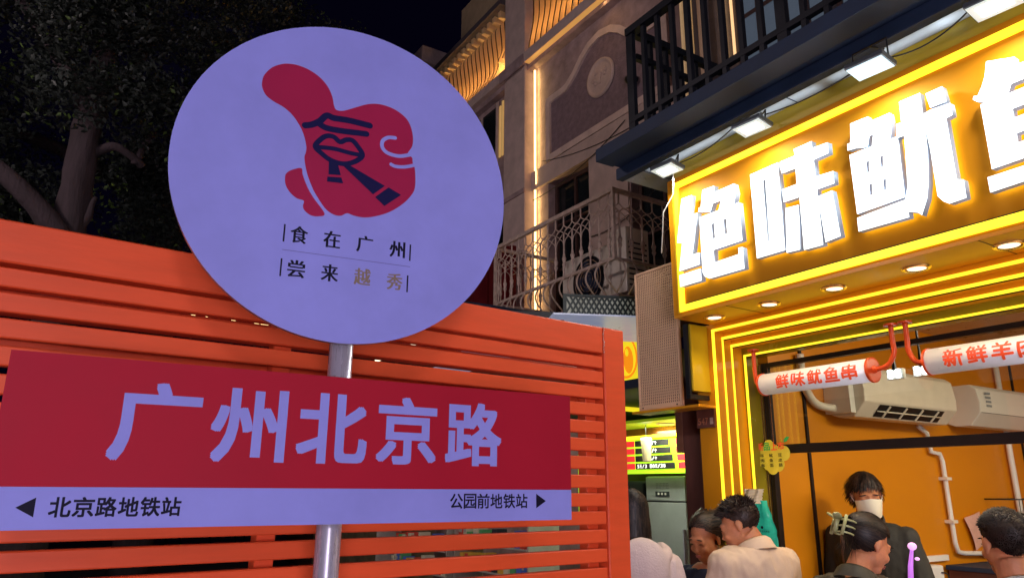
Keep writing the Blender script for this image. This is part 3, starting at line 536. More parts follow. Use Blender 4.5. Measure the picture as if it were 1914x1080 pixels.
# tube lanterns with lettering
def lantern(label, y0, y1, text, ty0, ty1, brackets):
    a = thing('tube_lantern', label, 'lantern', (3.2, (y0+y1)/2, 2.13), group='white tube lanterns over the shop window')
    cx, cz, r = 3.2, 2.187, .055
    tube('diffuser_tube', TUBE, a, [(cx, y0, cz), (cx, y1, cz)], r, 40)
    for yy, s in ((y0, 1), (y1, -1)):
        bm = bmesh.new(); loft(bm, [(cx, yy-.006*s, cz), (cx, yy+.004*s, cz), (cx, yy+.006*s, cz)], [r+.004, r+.004, r-.004], 40); fin(bm, 'end_cap', REDORANGE, a, smooth=False)
        bm = bmesh.new(); loft(bm, [(cx, yy+.007*s, cz), (cx, yy+.022*s, cz)], [.018, .014], 16); fin(bm, 'end_boss', REDORANGE, a)
    n = len(text); wd = (ty0-ty1)/n
    for i, ch in enumerate(text):
        me = glyph_plain(ch, -(ty0-i*wd)+.010, -(ty0-(i+1)*wd)-.008, -.038, .038)
        bm = bmesh.new(); bm.from_mesh(me)
        for k in range(-7, 8): bmesh.ops.bisect_plane(bm, geom=bm.verts[:]+bm.edges[:]+bm.faces[:], plane_co=(0, k*.0055, 0), plane_no=(0, 1, 0))
        for v in bm.verts:
            x, h = v.co.x, v.co.y+.002; an = h/r*.93
            v.co = (cx-math.cos(an)*(r+.0012), -x, cz+math.sin(an)*(r+.0012)-.004)
        g_f = bm.faces[:]
        for q in range(8):
            r_ = bmesh.ops.duplicate(bm, geom=g_f); an = q*math.pi/4
            for v in [e for e in r_['geom'] if isinstance(e, bmesh.types.BMVert)]: v.co += Vector((-.00004*(q+1), math.cos(an)*.0026, math.sin(an)*.0026))
        fin(bm, 'lantern_character', REDTXT, a)
    for yb, ye in brackets:
        s = 1 if yb > ye else -1
        P = spline([(3.2, yb, 2.374), (3.2, yb, 2.30), (3.2, yb-.0*s, 2.25), (3.2, (yb+ye)/2+.01*s, 2.20), (3.2, ye, cz)])
        tube('bracket', REDORANGE, a, P, .0115, 12)
        bm = bmesh.new(); loft(bm, [(3.2, yb, 2.3735), (3.2, yb, 2.382)], [.03, .03], 20); fin(bm, 'bracket_flange', REDORANGE, a)
ZH = 2.425
lantern('left white tube lantern with five red characters, hung over the window', 2.560, 1.945, '鲜味鱿鱼串', 2.452, 1.985, [(2.612, 2.575), (1.835, 1.925)])
lantern('right white tube lantern over the window, cut off by the photo edge', 1.685, 1.06, '新鲜羊肉串', 1.608, 1.135, [(1.768, 1.70), (1.0, 1.045)])
for i, y in enumerate((2.045, 1.911)):  # glowing clusters stand for bright reflections in the window glass
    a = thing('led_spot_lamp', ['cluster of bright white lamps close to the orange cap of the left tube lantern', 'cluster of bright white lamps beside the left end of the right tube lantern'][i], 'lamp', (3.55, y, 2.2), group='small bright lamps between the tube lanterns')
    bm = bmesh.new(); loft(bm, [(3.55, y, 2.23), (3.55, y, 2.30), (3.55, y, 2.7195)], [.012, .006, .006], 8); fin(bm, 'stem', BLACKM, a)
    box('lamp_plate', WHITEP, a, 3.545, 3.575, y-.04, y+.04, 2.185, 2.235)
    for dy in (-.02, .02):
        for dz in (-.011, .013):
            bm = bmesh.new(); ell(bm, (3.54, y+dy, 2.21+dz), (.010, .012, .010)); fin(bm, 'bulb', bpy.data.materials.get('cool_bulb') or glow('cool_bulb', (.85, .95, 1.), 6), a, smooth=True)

# sticker board on the window corner
st = thing('price_bubble_sign', 'yellow bubble shaped price sign with red and green heading on the window corner', 'sign', (3.36, 2.68, 1.74))
bm = bmesh.new()
for k, (y, z, r) in enumerate(((2.735, 1.84, .042), (2.665, 1.845, .045), (2.60, 1.84, .040), (2.70, 1.79, .04), (2.64, 1.785, .04), (2.69, 1.885, .03), (2.675, 1.765, .035), (2.735, 1.80, .03))):
    loft(bm, [(3.362-.0008*k, y, z), (3.366-.0008*k, y, z)], [(r, r)]*2, 24)
fin(bm, 'bubble_board', mat('yellow_card', (.72, .58, .05), .4, emit=(.7, .6, .05), strength=.12), st)
Y3 = lambda x, k=0: Matrix.Translation((x-.0003*k, 0, 0)) @ YZ
for i, (ch, m) in enumerate(zip('新品上市', (REDTXT, mat('green_lettering', (.02, .3, .06), .4, emit=(.05, .5, .1), strength=.15, var=0), REDTXT, REDTXT))):
    tri('heading_character', st, m, glyph(ch, -2.765+i*.046, -2.765+(i+1)*.046-.004, 1.857, 1.900, offset=.04), Y3(3.353, i))
for i in range(3):
    for j in range(3): 
        tri('small_character', st, INK, glyph('羊肉串鱿鱼面豆皮肠'[i*3+j], -2.745+i*.058, -2.745+i*.058+.024, 1.822-j*.026, 1.840-j*.026, offset=.02), Y3(3.352, j))
bm = bmesh.new()
vs = [bm.verts.new((3.35, y, z)) for y, z in ((2.585, 1.895), (2.565, 1.90), (2.545, 1.922), (2.565, 1.925), (2.582, 1.912))]; bm.faces.new(vs); fin(bm, 'leaf_mark', bpy.data.materials['green_lettering'], st)

# green plastic bag hung on the jamb
bag = thing('green_carrier_bag', 'shiny sea green plastic carrier bags hung in a bunch on the orange jamb', 'bag', (3.05, 2.56, 1.3))
BAGM = mat('sea_green_plastic', (.03, .52, .34), .22, var=.25, scale=12, bump=.6, bscale=14, emit=(.02, .5, .32), strength=.10)
def bagpiece(name, m, yc, wd, z0, z1, x, top, ph):
    bm = bmesh.new(); R = 14; C = 20; rows = []
    for j in range(R+1):
        t = j/R; z = z0+(z1-z0)*t; wj = wd*(1-.0*t) if t < .55 else wd*(1-(t-.55)/.45*(1-top))
        row = []
        for i in range(C+1):
            u = i/C*2-1; a = u*math.pi/2
            y = yc + wj*math.sin(a)*.5; xx = x - .035*math.cos(a)*(1-.5*t) + .006*math.sin(9*u+ph+3*t)*(.4+t) + .004*math.sin(5*t*6+u*4)
            row.append(bm.verts.new((xx, y, z)))
        rows.append(row)
    for j in range(R):
        for i in range(C): bm.faces.new((rows[j][i], rows[j+1][i], rows[j+1][i+1], rows[j][i+1]))
    return fin(bm, name, m, bag, smooth=True)
bagpiece('bag_body', BAGM, 2.555, .20, 1.28, 1.60, 3.08, .45, 0)
bagpiece('bag_fold', BAGM, 2.615, .10, 1.30, 1.59, 3.062, .5, 2)
bagpiece('bag_handles', mat('pale_plastic_film', (.75, .66, .42), .3, bump=.6, bscale=20), 2.575, .10, 1.585, 1.655, 3.075, 1.1, 1)
tube('bag_seam', WHITEP, bag, [(3.03, 2.578, 1.60), (3.026, 2.585, 1.50), (3.03, 2.575, 1.30)], .0022, 6)
for i in range(7): tri('print_character', bag, INK, glyph('GREATFR'[i] if False else 'OPEMARS'[i] if False else '绿色环保购物袋'[i], -2.55+i*.012, -2.54+i*.012, 1.452, 1.462), Y3(3.036))
bm = bmesh.new(); loft(bm, [(3.0385, 2.512, 1.475), (3.037, 2.512, 1.475)], [.007, .007], 14); fin(bm, 'print_mark', INK, bag)

# house number plate
hp = thing('house_number_plate', 'small brown house number plate reading 547 on the orange pillar', 'plate', (3.09, 2.89, 1.98))
box('plate_board', BROWN, hp, 3.088, 3.0995, 2.815, 2.945, 1.978, 2.078)
HT = mat('copper_print', (.45, .16, .08), .4, var=0)
for i, ch in enumerate('547'): tri('plate_character', hp, HT, glyph(ch, -2.935+i*.026, -2.935+i*.026+.021, 1.995, 2.032, offset=.03), Y3(3.0875))
box('plate_mark', mat('pale_square', (.5, .38, .3), .5, var=0), hp, 3.087, 3.0878, 2.826, 2.848, 1.995, 2.03)

# canopy with terrace above
can = thing('terrace_canopy', 'dark blue steel terrace slab with railing above the bright shop sign', 'canopy', (2.7, 1.0, 3.4))
box('slab_edge', SLATE, can, 2.53, 2.66, YE, 3.09, 3.502, 3.58, .003)
box('slab', SLATE, can, 2.66, 4.2, YE, 3.088, 3.512, 3.575)
box('beam', SLATE, can, 2.71, 2.76, YE, 3.12, 3.442, 3.5115, .002)
box('ceiling_sheet', CEIL, can, 2.7605, 3.9, YE, 3.12, 3.456, 3.470)
for y in (2.95, 1.95, .95, -.05): box('sheet_joint', SLATE, can, 2.762, 3.0, y, y+.004, 3.4535, 3.4558)
bm = bmesh.new()
for k in range(5): ell(bm, (2.80+random.uniform(-.02, .06), 3.07-.02*k, 3.452), (.004, .004, .003), seg=8, rings=5)
fin(bm, 'rivet', WHITEP, can, smooth=True)
def rail(name, pts, r, m=SLATE): return tube(name, m, can, pts, r, 8, smooth=False)
box('top_rail', BLACKM, can, 2.55, 2.60, YE, 2.82, 4.20, 4.245); box('bottom_rail', BLACKM, can, 2.56, 2.59, YE, 2.82, 3.64, 3.67)
box('mid_rail', BLACKM, can, 2.602, 3.95, 2.78, 2.81, 4.05, 4.085)
box('top_rail', BLACKM, can, 2.602, 3.95, 2.775, 2.815, 4.20, 4.245)
bar = None
ys = [2.80-.112*k for k in range(33)]
for k, y in enumerate(ys):
    wd = .026 if k in (0, 9, 18, 27) else .0125
    box('rail_bar', BLACKM, can, 2.562, 2.588, y-wd, y+wd, 3.58, 4.1995)
for k in range(10): box('rail_bar', BLACKM, can, 2.71+.125*k, 2.735+.125*k, 2.782, 2.808, 3.58, 4.1995)

# flood lights under the canopy
for i, (x, y, tilt, face) in enumerate(((2.67, 2.655, 0, 'w'), (2.668, 2.08, 0, 'w'), (2.66, 1.468, .35, 'g'), (2.655, .99, 0, 'w'), (2.65, .4, 0, 'w'))):
    lab = ['leftmost flood light under the canopy, at the left corner of the fascia', 'second flood light from the left, glowing warm white above the second sign character', 'bluish flood light tilted on a tall bracket above the third sign character', 'flood light in the upper right corner, cut by the photo edge', 'flood light beyond the photo edge']
    if i == 4: continue
    a = thing('flood_light', lab[i], 'flood light', (x, y, 3.3), group='flood lights under the terrace canopy')
    rot = Matrix.Translation((x, y, 3.325)) @ Matrix.Rotation(.20, 4, 'Y') @ Matrix.Rotation(.06, 4, 'X')
    bm = bmesh.new(); bx(bm, -.052, .052, -.083, .083, -.004, .02); bm.transform(rot); b = fin(bm, 'housing', LAMPBODY, a, bevel=.004)
    bm = bmesh.new(); bx(bm, -.046, .046, -.077, .077, -.0075, -.0045); bm.transform(rot); fin(bm, 'glass', glow('flood_rim_glow', (.62, .70, .66), .55) if i == 0 else (LAMPGLASS if face == 'g' else bpy.data.materials['flood_rim_glow']), a)
    bm = bmesh.new(); bx(bm, -.027, .027, (-.052 if face == 'w' else -.02), (.052 if face == 'w' else .03), -.0105, -.0078); bm.transform(rot); fin(bm, 'led_face', LAMPFACE if face == 'w' else glow('cool_led_face', (.8, .95, 1.), 4), a)
    tube('bracket', BLACKM, a, [(x+.01, y+.07, 3.335), (x+.02, y+.07, 3.39), (x+.10, y+.035, 3.41), (x+.125, y+.035, 3.4555)] if face == 'w' else [(x+.01, y+.075, 3.335), (x+.01, y+.075, 3.425), (x+.01, y-.075, 3.425), (x+.01, y-.075, 3.335)], .004, 6, smooth=False)
    if face == 'w': tube('bracket', BLACKM, a, [(x+.01, y-.07, 3.335), (x+.02, y-.07, 3.39), (x+.10, y+.035, 3.41)], .004, 6, smooth=False)
    else: tube('bracket', BLACKM, a, [(x+.01, y, 3.425), (x+.125, y, 3.4555)], .004, 6, smooth=False)
    area('flood_lamp', a, (x-.012, y, 3.305), (-.30, 0, -1), 4.6, (1., .95, .84) if face == 'w' else (.85, .96, 1.), .08, .13)
    area('spill_lamp', a, (2.812, y, 3.395), (.0, 0, 1), .10, (.86, .93, 1.), .05, .55, math.radians(95))  # added light without a fixture, imitates flood spill on the ceiling
cbm = thing('lamp_cable', 'thin black cable sagging between the flood lights under the canopy', 'cable', (2.68, 1.8, 3.3))
for (y0, z0), (y1, z1), sag in (((2.62, 3.345), (2.16, 3.405), .035), ((2.02, 3.37), (1.555, 3.36), .02), ((1.40, 3.345), (1.03, 3.41), .05), ((.93, 3.36), (.5, 3.40), .03)):
    P = [(2.69+.0*k, y0+(y1-y0)*k/12, z0+(z1-z0)*k/12-sag*4*(k/12)*(1-k/12)) for k in range(13)]
    tube('cable_span', STRAP, cbm, P, .0032, 6)
tube('cable_span', WHITEP, cbm, [(2.72, 2.66, 3.31), (2.72, 2.665, 3.2), (2.725, 2.755, 3.12), (2.74, 2.80, 2.9)], .003, 6)

# ------------------------------------------------------------------ neighbour pieces between the shop and the drinks stall
pf = thing('perforated_panel', 'beige perforated metal cover hanging beside the left end of the orange fascia', 'panel', (3.0, 3.14, 2.09))
box('backing', HOLE, pf, 3.012, 3.022, 2.972, 3.310, 2.10, 2.94)
bm = bmesh.new()
ny, nz_ = 20, 50
y0, y1, z0, z1 = 2.978, 3.304, 2.125, 2.93
for k in range(ny+1):
    y = y0+(y1-y0)*k/ny; bx(bm, 3.003, 3.010, y-.0024, y+.0024, z0, z1)
for k in range(nz_+1):
    z = z0+(z1-z0)*k/nz_; bx(bm, 3.0025, 3.0095, y0, y1, z-.0028, z+.0028)
o = fin(bm, 'perforated_sheet', BEIGE, pf, kind='stuff')
for a in ((2.968, 2.979), (3.303, 3.314)): box('edge_frame', BEIGE, pf, 2.998, 3.025, a[0], a[1], 2.098, 2.942, .002)
for a in ((2.098, 2.126), (2.930, 2.942)): box('edge_frame', BEIGE, pf, 2.9985, 3.0245, 2.9795, 3.3025, a[0], a[1], .001)
for y in (3.0, 3.28): 
    bm = bmesh.new(); ell(bm, (2.998, y, 2.112), (.003, .005, .005), seg=8, rings=6); fin(bm, 'screw', BRONZE, pf)
bd = thing('ledge_board', 'thin brown ledge board under the beige perforated cover', 'board', (3.05, 3.0, 2.07)); box('board_plank', ORANGE, bd, 2.955, 3.09, 2.80, 3.33, 2.078, 2.092, .002)
yb_ = thing('yellow_side_box', 'yellow box panel between the perforated cover and the neon portal', 'panel', (3.15, 3.0, 2.15))
box('box_face', YELLOWP, yb_, 2.966, 3.099, 2.838, 2.878, 2.168, 2.538, .002); box('box_side', BLACKM, yb_, 2.950, 2.9655, 2.85, 2.878, 2.15, 2.538); box('box_trim', OLIVE, yb_, 2.962, 2.9655, 2.842, 2.8495, 2.168, 2.538)
box('box_base', BLACKM, yb_, 2.950, 3.099, 2.85, 2.878, 2.125, 2.1495)

# ------------------------------------------------------------------ drinks stall next door
stl = thing('drinks_stall', 'open stall next to the orange shop with lime panels, menu board and dark ceiling', 'stall', (4.0, 4.2, 0))
box('side_pillar', BROWN, stl, 3.20, 3.32, 2.945, 3.165, 0, 2.30)
box('box_unit', mat('brown_box', (.22, .09, .05), .45, var=.1), stl, 3.20, 3.34, 3.17, 3.225, 1.86, 2.115, .003)
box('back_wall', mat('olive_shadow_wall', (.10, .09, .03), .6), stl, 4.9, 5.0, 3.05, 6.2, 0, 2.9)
box('stall_ceiling', SLATE, stl, 3.3, 4.9, 3.47, 6.2, 2.30, 2.36)
box('lime_soffit', LIMEP, stl, 3.95, 4.6, 3.9, 5.2, 2.155, 2.175)
bm = bmesh.new(); loft(bm, [(4.2, 4.33, 2.1545), (4.2, 4.33, 2.148)], [.085, .08], 28); fin(bm, 'ceiling_ring', mat('pink_ring', (.6, .3, .2), .4, emit=(.8, .5, .2), strength=.3), stl)
bm = bmesh.new(); loft(bm, [(4.2, 4.33, 2.1475), (4.2, 4.33, 2.144)], [.06, .06], 28); fin(bm, 'ceiling_lens', glow('lime_lens', (.75, .8, .15), .8), stl)
area('stall_lamp', stl, (4.2, 4.4, 2.13), (-.1, 0, -1), 15, (.92, 1., .78), .4, .4)
box('brown_beam', BROWN, stl, 4.35, 4.45, 3.5, 5.4, 2.085, 2.15)
box('lime_wall_panel', LIME, stl, 4.48, 4.52, 4.86, 5.6, 1.1, 1.68); box('lime_wall_panel', LIME, stl, 4.48, 4.52, 5.62, 5.86, 1.43, 1.97)
mb = thing('menu_board', 'lit drinks menu board with lime frame, red boxes and black price rows', 'menu board', (4.3, 4.5, 1.77))
XM = 4.30
box('board_frame', LIME, mb, XM, XM+.04, 4.16, 5.1, 1.775, 2.06)
box('top_light', NEON, mb, XM-.02, XM+.02, 4.24, 5.1, 2.0605, 2.085)
def mrow(y0, y1, z0, z1, m, n): box(n, m, mb, XM-.004, XM-.0005, min(y0, y1), max(y0, y1), z0, z1)
for i in range(4):
    z1 = 2.045-i*.062; z0 = z1-.048
    mrow(4.82-.0*i, 4.42-.02*i, z0, z1, MENUK, 'price_row'); mrow(5.08, 4.83, z0, z1, MENUR, 'name_box'); mrow(4.35-.01*i, 4.19-.0*i, z0, z1, MENUR, 'name_box') if i > 1 else mrow(4.34, 4.27, z0, z1, MENUR, 'name_box')
    txt = ['8元/个', '6元/个', '9元/个', '5元/3 10元/3串'][i]
    n = len(txt); ya = 4.68 if i < 3 else 4.80; wd = .032 if i < 3 else .031
    for j, ch in enumerate(txt):
        if ch != ' ': tri('price_character', mb, MENUW, glyph(ch, -ya+j*wd, -ya+(j+1)*wd-.006, z0+.009, z1-.009, offset=.05), Y3(XM-.0045))
for y in (4.95, 4.60):
    c = thing('hanging_cup_model', ['left hanging milk tea cup model in front of the menu board', 'right hanging milk tea cup model in front of the menu board'][0 if y > 4.8 else 1], 'cup', (4.15, y-.05, 1.86), group='cup models in front of the menu board')
    yy = y-.08
    bm = bmesh.new(); loft(bm, [(4.15, yy, 1.862), (4.15, yy, 1.868), (4.15, yy, 2.03), (4.15, yy, 2.035)], [.03, .033, .044, .044], 20); fin(bm, 'cup_body', mat('milk_tea', (.62, .5, .28), .25, emit=(.7, .6, .3), strength=.15) if y > 4.8 else bpy.data.materials['milk_tea'], c, smooth=True)
    bm = bmesh.new(); loft(bm, [(4.15, yy, 2.0355), (4.15, yy, 2.05)], [.047, .043], 20); fin(bm, 'cup_lid', WHITEP, c)
    tube('hang_wire', STRAP, c, [(4.15, yy, 2.05), (4.15, yy, 2.155)], .002, 5)
fg = thing('stall_fridge', 'tall brushed steel fridge with a small control panel under the menu board', 'fridge', (4.45, 4.6, 0))
box('cabinet', FRIDGE, fg, 4.40, 4.88, 4.34, 4.80, .05, 1.755, .006)
box('upper_door', FRIDGE, fg, 4.380, 4.3985, 4.345, 4.795, 1.56, 1.75, .004); box('lower_door', FRIDGE, fg, 4.380, 4.3985, 4.345, 4.795, .12, 1.548, .004)
box('door_seam', FRIDGED, fg, 4.388, 4.3985, 4.345, 4.795, 1.549, 1.559)
box('control_panel', FRIDGED, fg, 4.374, 4.3795, 4.52, 4.68, 1.595, 1.635, .002)
for k, y in enumerate((4.64, 4.60, 4.56)): box('control_button', WHITEP, fg, 4.371, 4.3738, y-.009, y+.009, 1.606, 1.624, .001)
bm = bmesh.new()
for r_ in range(3):
    for k in range(9): bx(bm, 4.3785, 4.3798, 4.53+k*.017, 4.537+k*.017, 1.66+r_*.016, 1.666+r_*.016)
fin(bm, 'vent_slots', FRIDGED, fg, kind='stuff')
box('door_handle', STEEL, fg, 4.35, 4.379, 4.352, 4.366, 1.0, 1.35, .003)
f2 = thing('display_cooler', 'dark framed display cooler with a lime lit door left of the steel fridge', 'cooler', (4.45, 5.1, 0)); box('cabinet', FRIDGED, f2, 4.42, 4.88, 4.83, 5.5, .05, 1.72, .01)
for y in (4.84, 5.16): box('door_frame', BLACKM, f2, 4.40, 4.419, y, y+.02, .2, 1.70)
ys_ = thing('yellow_face_sign', 'yellow lit sign with an orange swirl behind the perforated cover', 'sign', (4.1, 4.6, 2.27))
box('sign_box', YSIGN, ys_, 3.86, 4.40, 4.60, 4.66, 2.27, 3.02, .004)
def yz_sheet(name, loops, m, parent, y): tri(name, parent, m, curve_mesh(loops, 0), Matrix.Translation((0, y, 0)) @ XZ)
def ringp(cx, cz, rx, rz, wd, n=36): return [[(cx+rx*math.cos(a), cz+rz*math.sin(a)) for a in np.linspace(0, 2*math.pi, n, endpoint=False)], [(cx+(rx-wd)*math.cos(a), cz+(rz-wd)*math.sin(a)) for a in np.linspace(0, 2*math.pi, n, endpoint=False)]]
yz_sheet('swirl_ring', ringp(4.02, 2.72, .145, .19, .022), OSIGN, ys_, 4.5990)
yz_sheet('swirl_blob', [[(4.06+.055*math.cos(a), 2.69+.115*math.sin(a)) for a in np.linspace(0, 6.28, 30, endpoint=False)]], OSIGN, ys_, 4.5985)
yz_sheet('swirl_spot', [[(4.045+.018*math.cos(a), 2.75+.032*math.sin(a)) for a in np.linspace(0, 6.28, 20, endpoint=False)]], YSIGN, ys_, 4.5980)
box('sign_band', OSIGN, ys_, 3.9, 4.19, 4.5975, 4.5985, 2.31, 2.37)

# ------------------------------------------------------------------ lattice awning
AW = thing('lattice_awning', 'small flat awning with a dark green diamond lattice front over the stall', 'awning', (2.96, 3.985, 2.80), math.radians(-24.6)); AW.scale = (.8, .8, .8)
wA = .95
box('frame_edge', LATT, AW, -.02, wA, 0, .02, .185, .205, world=False); box('frame_edge', LATT, AW, -.02, wA, 0, .02, 0, .025, world=False); box('frame_edge', LATT, AW, -.02, .01, -.001, .021, .0255, .1845, world=False)
bm = bmesh.new(); n = 20; s_ = wA/n*1.0
for k in range(-4, n+4):
    for sg in (1, -1):
        xa = k*.047; xb = xa+sg*.094
        if min(xa, xb) < .0 or max(xa, xb) > wA: continue
        d = Vector((xb-xa, 0, .16)); nn = Vector((-d.z, 0, d.x)).normalized()*.0085
        y_ = .004 if sg == 1 else .0095
        p = [Vector((xa, y_, .025))-nn, Vector((xa, y_, .025))+nn, Vector((xb, y_, .185))+nn, Vector((xb, y_, .185))-nn]
        q = [v+Vector((0, .005, 0)) for v in p]; P_ = [bm.verts.new(v) for v in p]; Q_ = [bm.verts.new(v) for v in q]
        bm.faces.new(P_); bm.faces.new(Q_[::-1])
        for i in range(4): bm.faces.new((P_[i], Q_[i], Q_[(i+1) % 4], P_[(i+1) % 4]))
bmesh.ops.recalc_face_normals(bm, faces=bm.faces[:]); fin(bm, 'lattice_bars', LATT, AW, world=False, kind='stuff')
box('lattice_backing', mat('pale_backing', (.55, .55, .45), .6, emit=(.6, .62, .5), strength=.12), AW, .0, wA, .05, .055, .02, .19, world=False)
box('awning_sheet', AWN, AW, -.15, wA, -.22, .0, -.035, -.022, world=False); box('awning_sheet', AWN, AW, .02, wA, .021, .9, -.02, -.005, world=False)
box('side_beam', BLACKM, AW, -.5, -.021, -.02, .02, -.06, .03, world=False)

# ------------------------------------------------------------------ old arcade building
ob = thing('arcade_building', 'old mauve stucco building with lit wavy louvres, arched relief panel and warm light lines', 'building', (4.8, 6.5, 0))
X8 = 4.80
YN = 3.92
# wall pieces round the openings (windows at y 5.98..6.78 and 4.55..5.30, doors behind the balcony)
def wallp(y0, y1, z0, z1, m=STUCCO, x=X8, d=.35, n='wall'): return box(n, m, ob, x, x+d, y0, y1, z0, z1)
wallp(YN, 9.75, 5.24, 7.0); wallp(6.78, 7.80, 3.2, 5.2395); wallp(5.30, 5.98, 3.2, 5.2395); wallp(YN, 4.55, 3.2, 5.2395); wallp(8.75, 9.75, 3.2, 5.2395); wallp(7.8, 8.75, 3.2, 3.6)
wallp(YN, 9.75, 7.0005, 7.14, STUCCOL, 4.62, .5, 'cornice'); wallp(YN, 9.75, 6.93, 7.0, STUCCO, 4.70, .1, 'cornice')
wallp(YN, 9.75, 5.24, 5.49, STUCCOL, 4.765, .0345, 'lintel_beam')
wallp(5.32, 5.96, 3.2, 5.2355, STUCCOL, 4.775, .0245, 'pier')
box('pilaster', STUCCOL, ob, 4.66, 5.2, 7.10, 7.60, 3.0, 9.6, .01)
box('pilaster_cap', STUCCO, ob, 4.600, 4.6185, 7.06, 7.64, 6.96, 7.12); box('pilaster_cap', STUCCO, ob, 4.64, 4.659, 7.08, 7.62, 5.2, 5.26)
box('upper_backing', mat('louvre_backing', (.5, .36, .22), .8), ob, 5.10, 5.15, YN, 9.75, 7.141, 9.6)
# louvre fins: wavy, each one a piece
def fin_mesh(zb, zt, amp):
    bm = bmesh.new(); N = 18; a = []
    for i in range(N+1):
        t = i/N; z = zb+(zt-zb)*t; k = max(0., 1-t/.30); u = max(0., (t-.80)/.20)
        x = .03 - .075*amp*math.sin(k*math.pi*.5)**2*(1 if k < .6 else 1) + .03*amp*math.sin(t*5.2) + .15*u*u
        a.append([bm.verts.new((x, -.013, z)), bm.verts.new((x, .013, z)), bm.verts.new((.30, .013, z)), bm.verts.new((.30, -.013, z))])
    for i in range(N):
        for k in range(4):
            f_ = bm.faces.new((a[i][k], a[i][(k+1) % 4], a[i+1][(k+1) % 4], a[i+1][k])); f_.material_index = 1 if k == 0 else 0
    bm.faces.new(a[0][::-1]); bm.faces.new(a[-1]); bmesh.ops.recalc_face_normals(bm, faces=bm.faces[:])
    me = bpy.data.meshes.new('louvre_fin'); bm.to_mesh(me); bm.free(); me.materials.append(FIN); me.materials.append(FINSHADE); return me
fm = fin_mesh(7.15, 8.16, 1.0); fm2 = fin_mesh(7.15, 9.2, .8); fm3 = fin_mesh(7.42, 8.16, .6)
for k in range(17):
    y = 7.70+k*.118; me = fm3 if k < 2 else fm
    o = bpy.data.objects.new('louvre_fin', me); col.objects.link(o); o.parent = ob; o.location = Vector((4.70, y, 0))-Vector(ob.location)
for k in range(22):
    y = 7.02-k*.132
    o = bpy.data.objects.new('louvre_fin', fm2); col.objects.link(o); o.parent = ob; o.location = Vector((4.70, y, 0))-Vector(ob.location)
box('roof_edge', ROOFD, ob, 4.58, 5.3, 7.601, 9.85, 8.20, 8.29); box('roof_edge', ROOFD, ob, 4.62, 5.2, YN, 7.099, 9.3, 9.4)
box('louvre_head', FIN, ob, 4.76, 5.09, 7.601, 9.75, 8.162, 8.199)
for (ya, yb) in ((7.64, 9.7), (YN+.1, 7.06)):
    s = box('light_line', WARM, ob, 5.04, 5.06, ya, yb, 7.16, 7.18)
    area('line_lamp', s, (5.045, (ya+yb)/2, 7.24), (-.12, 0, 1), 50*(yb-ya)/2, (1., .62, .2), .08, yb-ya) if False else None
    l = area('line_lamp', s, (5.06, (ya+yb)/2, 7.3), (-.45, 0, .8), 46*(yb-ya)/2, (1., .64, .24), yb-ya, .05)
    l.rotation_euler = Euler((0, math.radians(135), 0)) if False else l.rotation_euler
# bracket consoles under the louvres near the roof
for k in range(13): box('console', FIN, ob, 4.66, 4.80, 7.73+k*.155, 7.80+k*.155, 8.10, 8.1995, .006)
# vertical warm light line and its pale reveal, glowing sheet in place of light on the cornice underside
s = box('light_line', WARM, ob, 4.772, 4.79, 7.028, 7.048, 3.35, 6.92)
for z in (5.35,): box('line_joint', BRONZE, ob, 4.768, 4.771, 7.024, 7.052, z, z+.02)
for zc in (6.1, 4.4): 
    l = area('line_lamp', s, (4.76, 7.0, zc), (.5, -1, 0), 2.3, (1., .66, .22), .02, 1.6)
box('light_line', WARM, ob, 4.79, 4.7985, YN, 7.02, 6.915, 6.928) if False else None
s = box('cornice_light', glow('amber_line', (1., .52, .14), .32), ob, 4.63, 4.765, YN, 7.05, 6.995, 6.9998)  # thin glowing sheet stands in for the lit underside of the cornice
area('cornice_lamp', s, (4.72, 5.5, 6.98), (.1, 0, -1), 3, (1., .58, .2), .05, 3.0)
# arched relief panel
half = [(6.78, 6.37), (6.44, 6.37), (6.36, 6.385), (6.22, 6.47), (6.08, 6.60), (5.92, 6.70), (5.71, 6.745)]
outer = [(6.78, 5.50)] + half + [(2*5.71-y, z) for y, z in half[:-1][::-1]] + [(4.64, 5.50)]
def inset(p, d):
    c = []
    N = len(p)
    for i in range(N):
        a, b, e = Vector(p[i-1]), Vector(p[i]), Vector(p[(i+1) % N]); t1, t2 = (b-a).normalized(), (e-b).normalized()
        n1, n2 = Vector((t1.y, -t1.x)), Vector((t2.y, -t2.x)); m_ = (n1+n2).normalized(); k = d/max(.4, m_.dot(n1)); c.append(tuple(b+m_*k))
    return c
O2 = [(-y, z) for y, z in outer]
inn = inset(O2, .085)
me = curve_mesh([O2, inn], .018); tri('relief_frame', ob, mat('pale_relief_plaster', (.66, .50, .44), .8, var=.15, scale=6, bump=.25), me, Matrix.Translation((X8-.018, 0, 0)) @ YZ)  # pale frame, lightened further in place of relief contrast from light
tri('relief_field', ob, PEBBLE, curve_mesh([inset(O2, .083)], .004), Matrix.Translation((X8-.0045, 0, 0)) @ YZ)
md = box('medallion', STUCCO, ob, X8-.02, X8-.0086, 5.70, 5.72, 6.13, 6.15)
bm = bmesh.new()
R = [(.235, .010), (.228, .034), (.205, .036), (.195, .018), (.17, .022), (.0, .03)]
rg = [[bm.verts.new((X8-.008-h, 5.71+r*math.cos(a), 6.14+r*math.sin(a))) for a in np.linspace(0, 2*math.pi, 40, endpoint=False)] for r, h in R[:-1]]
ct = bm.verts.new((X8-.03, 5.71, 6.14))
for i in range(len(rg)-1):
    for k in range(40): bm.faces.new((rg[i][k], rg[i][(k+1) % 40], rg[i+1][(k+1) % 40], rg[i+1][k]))
for k in range(40): bm.faces.new((rg[-1][k], rg[-1][(k+1) % 40], ct))
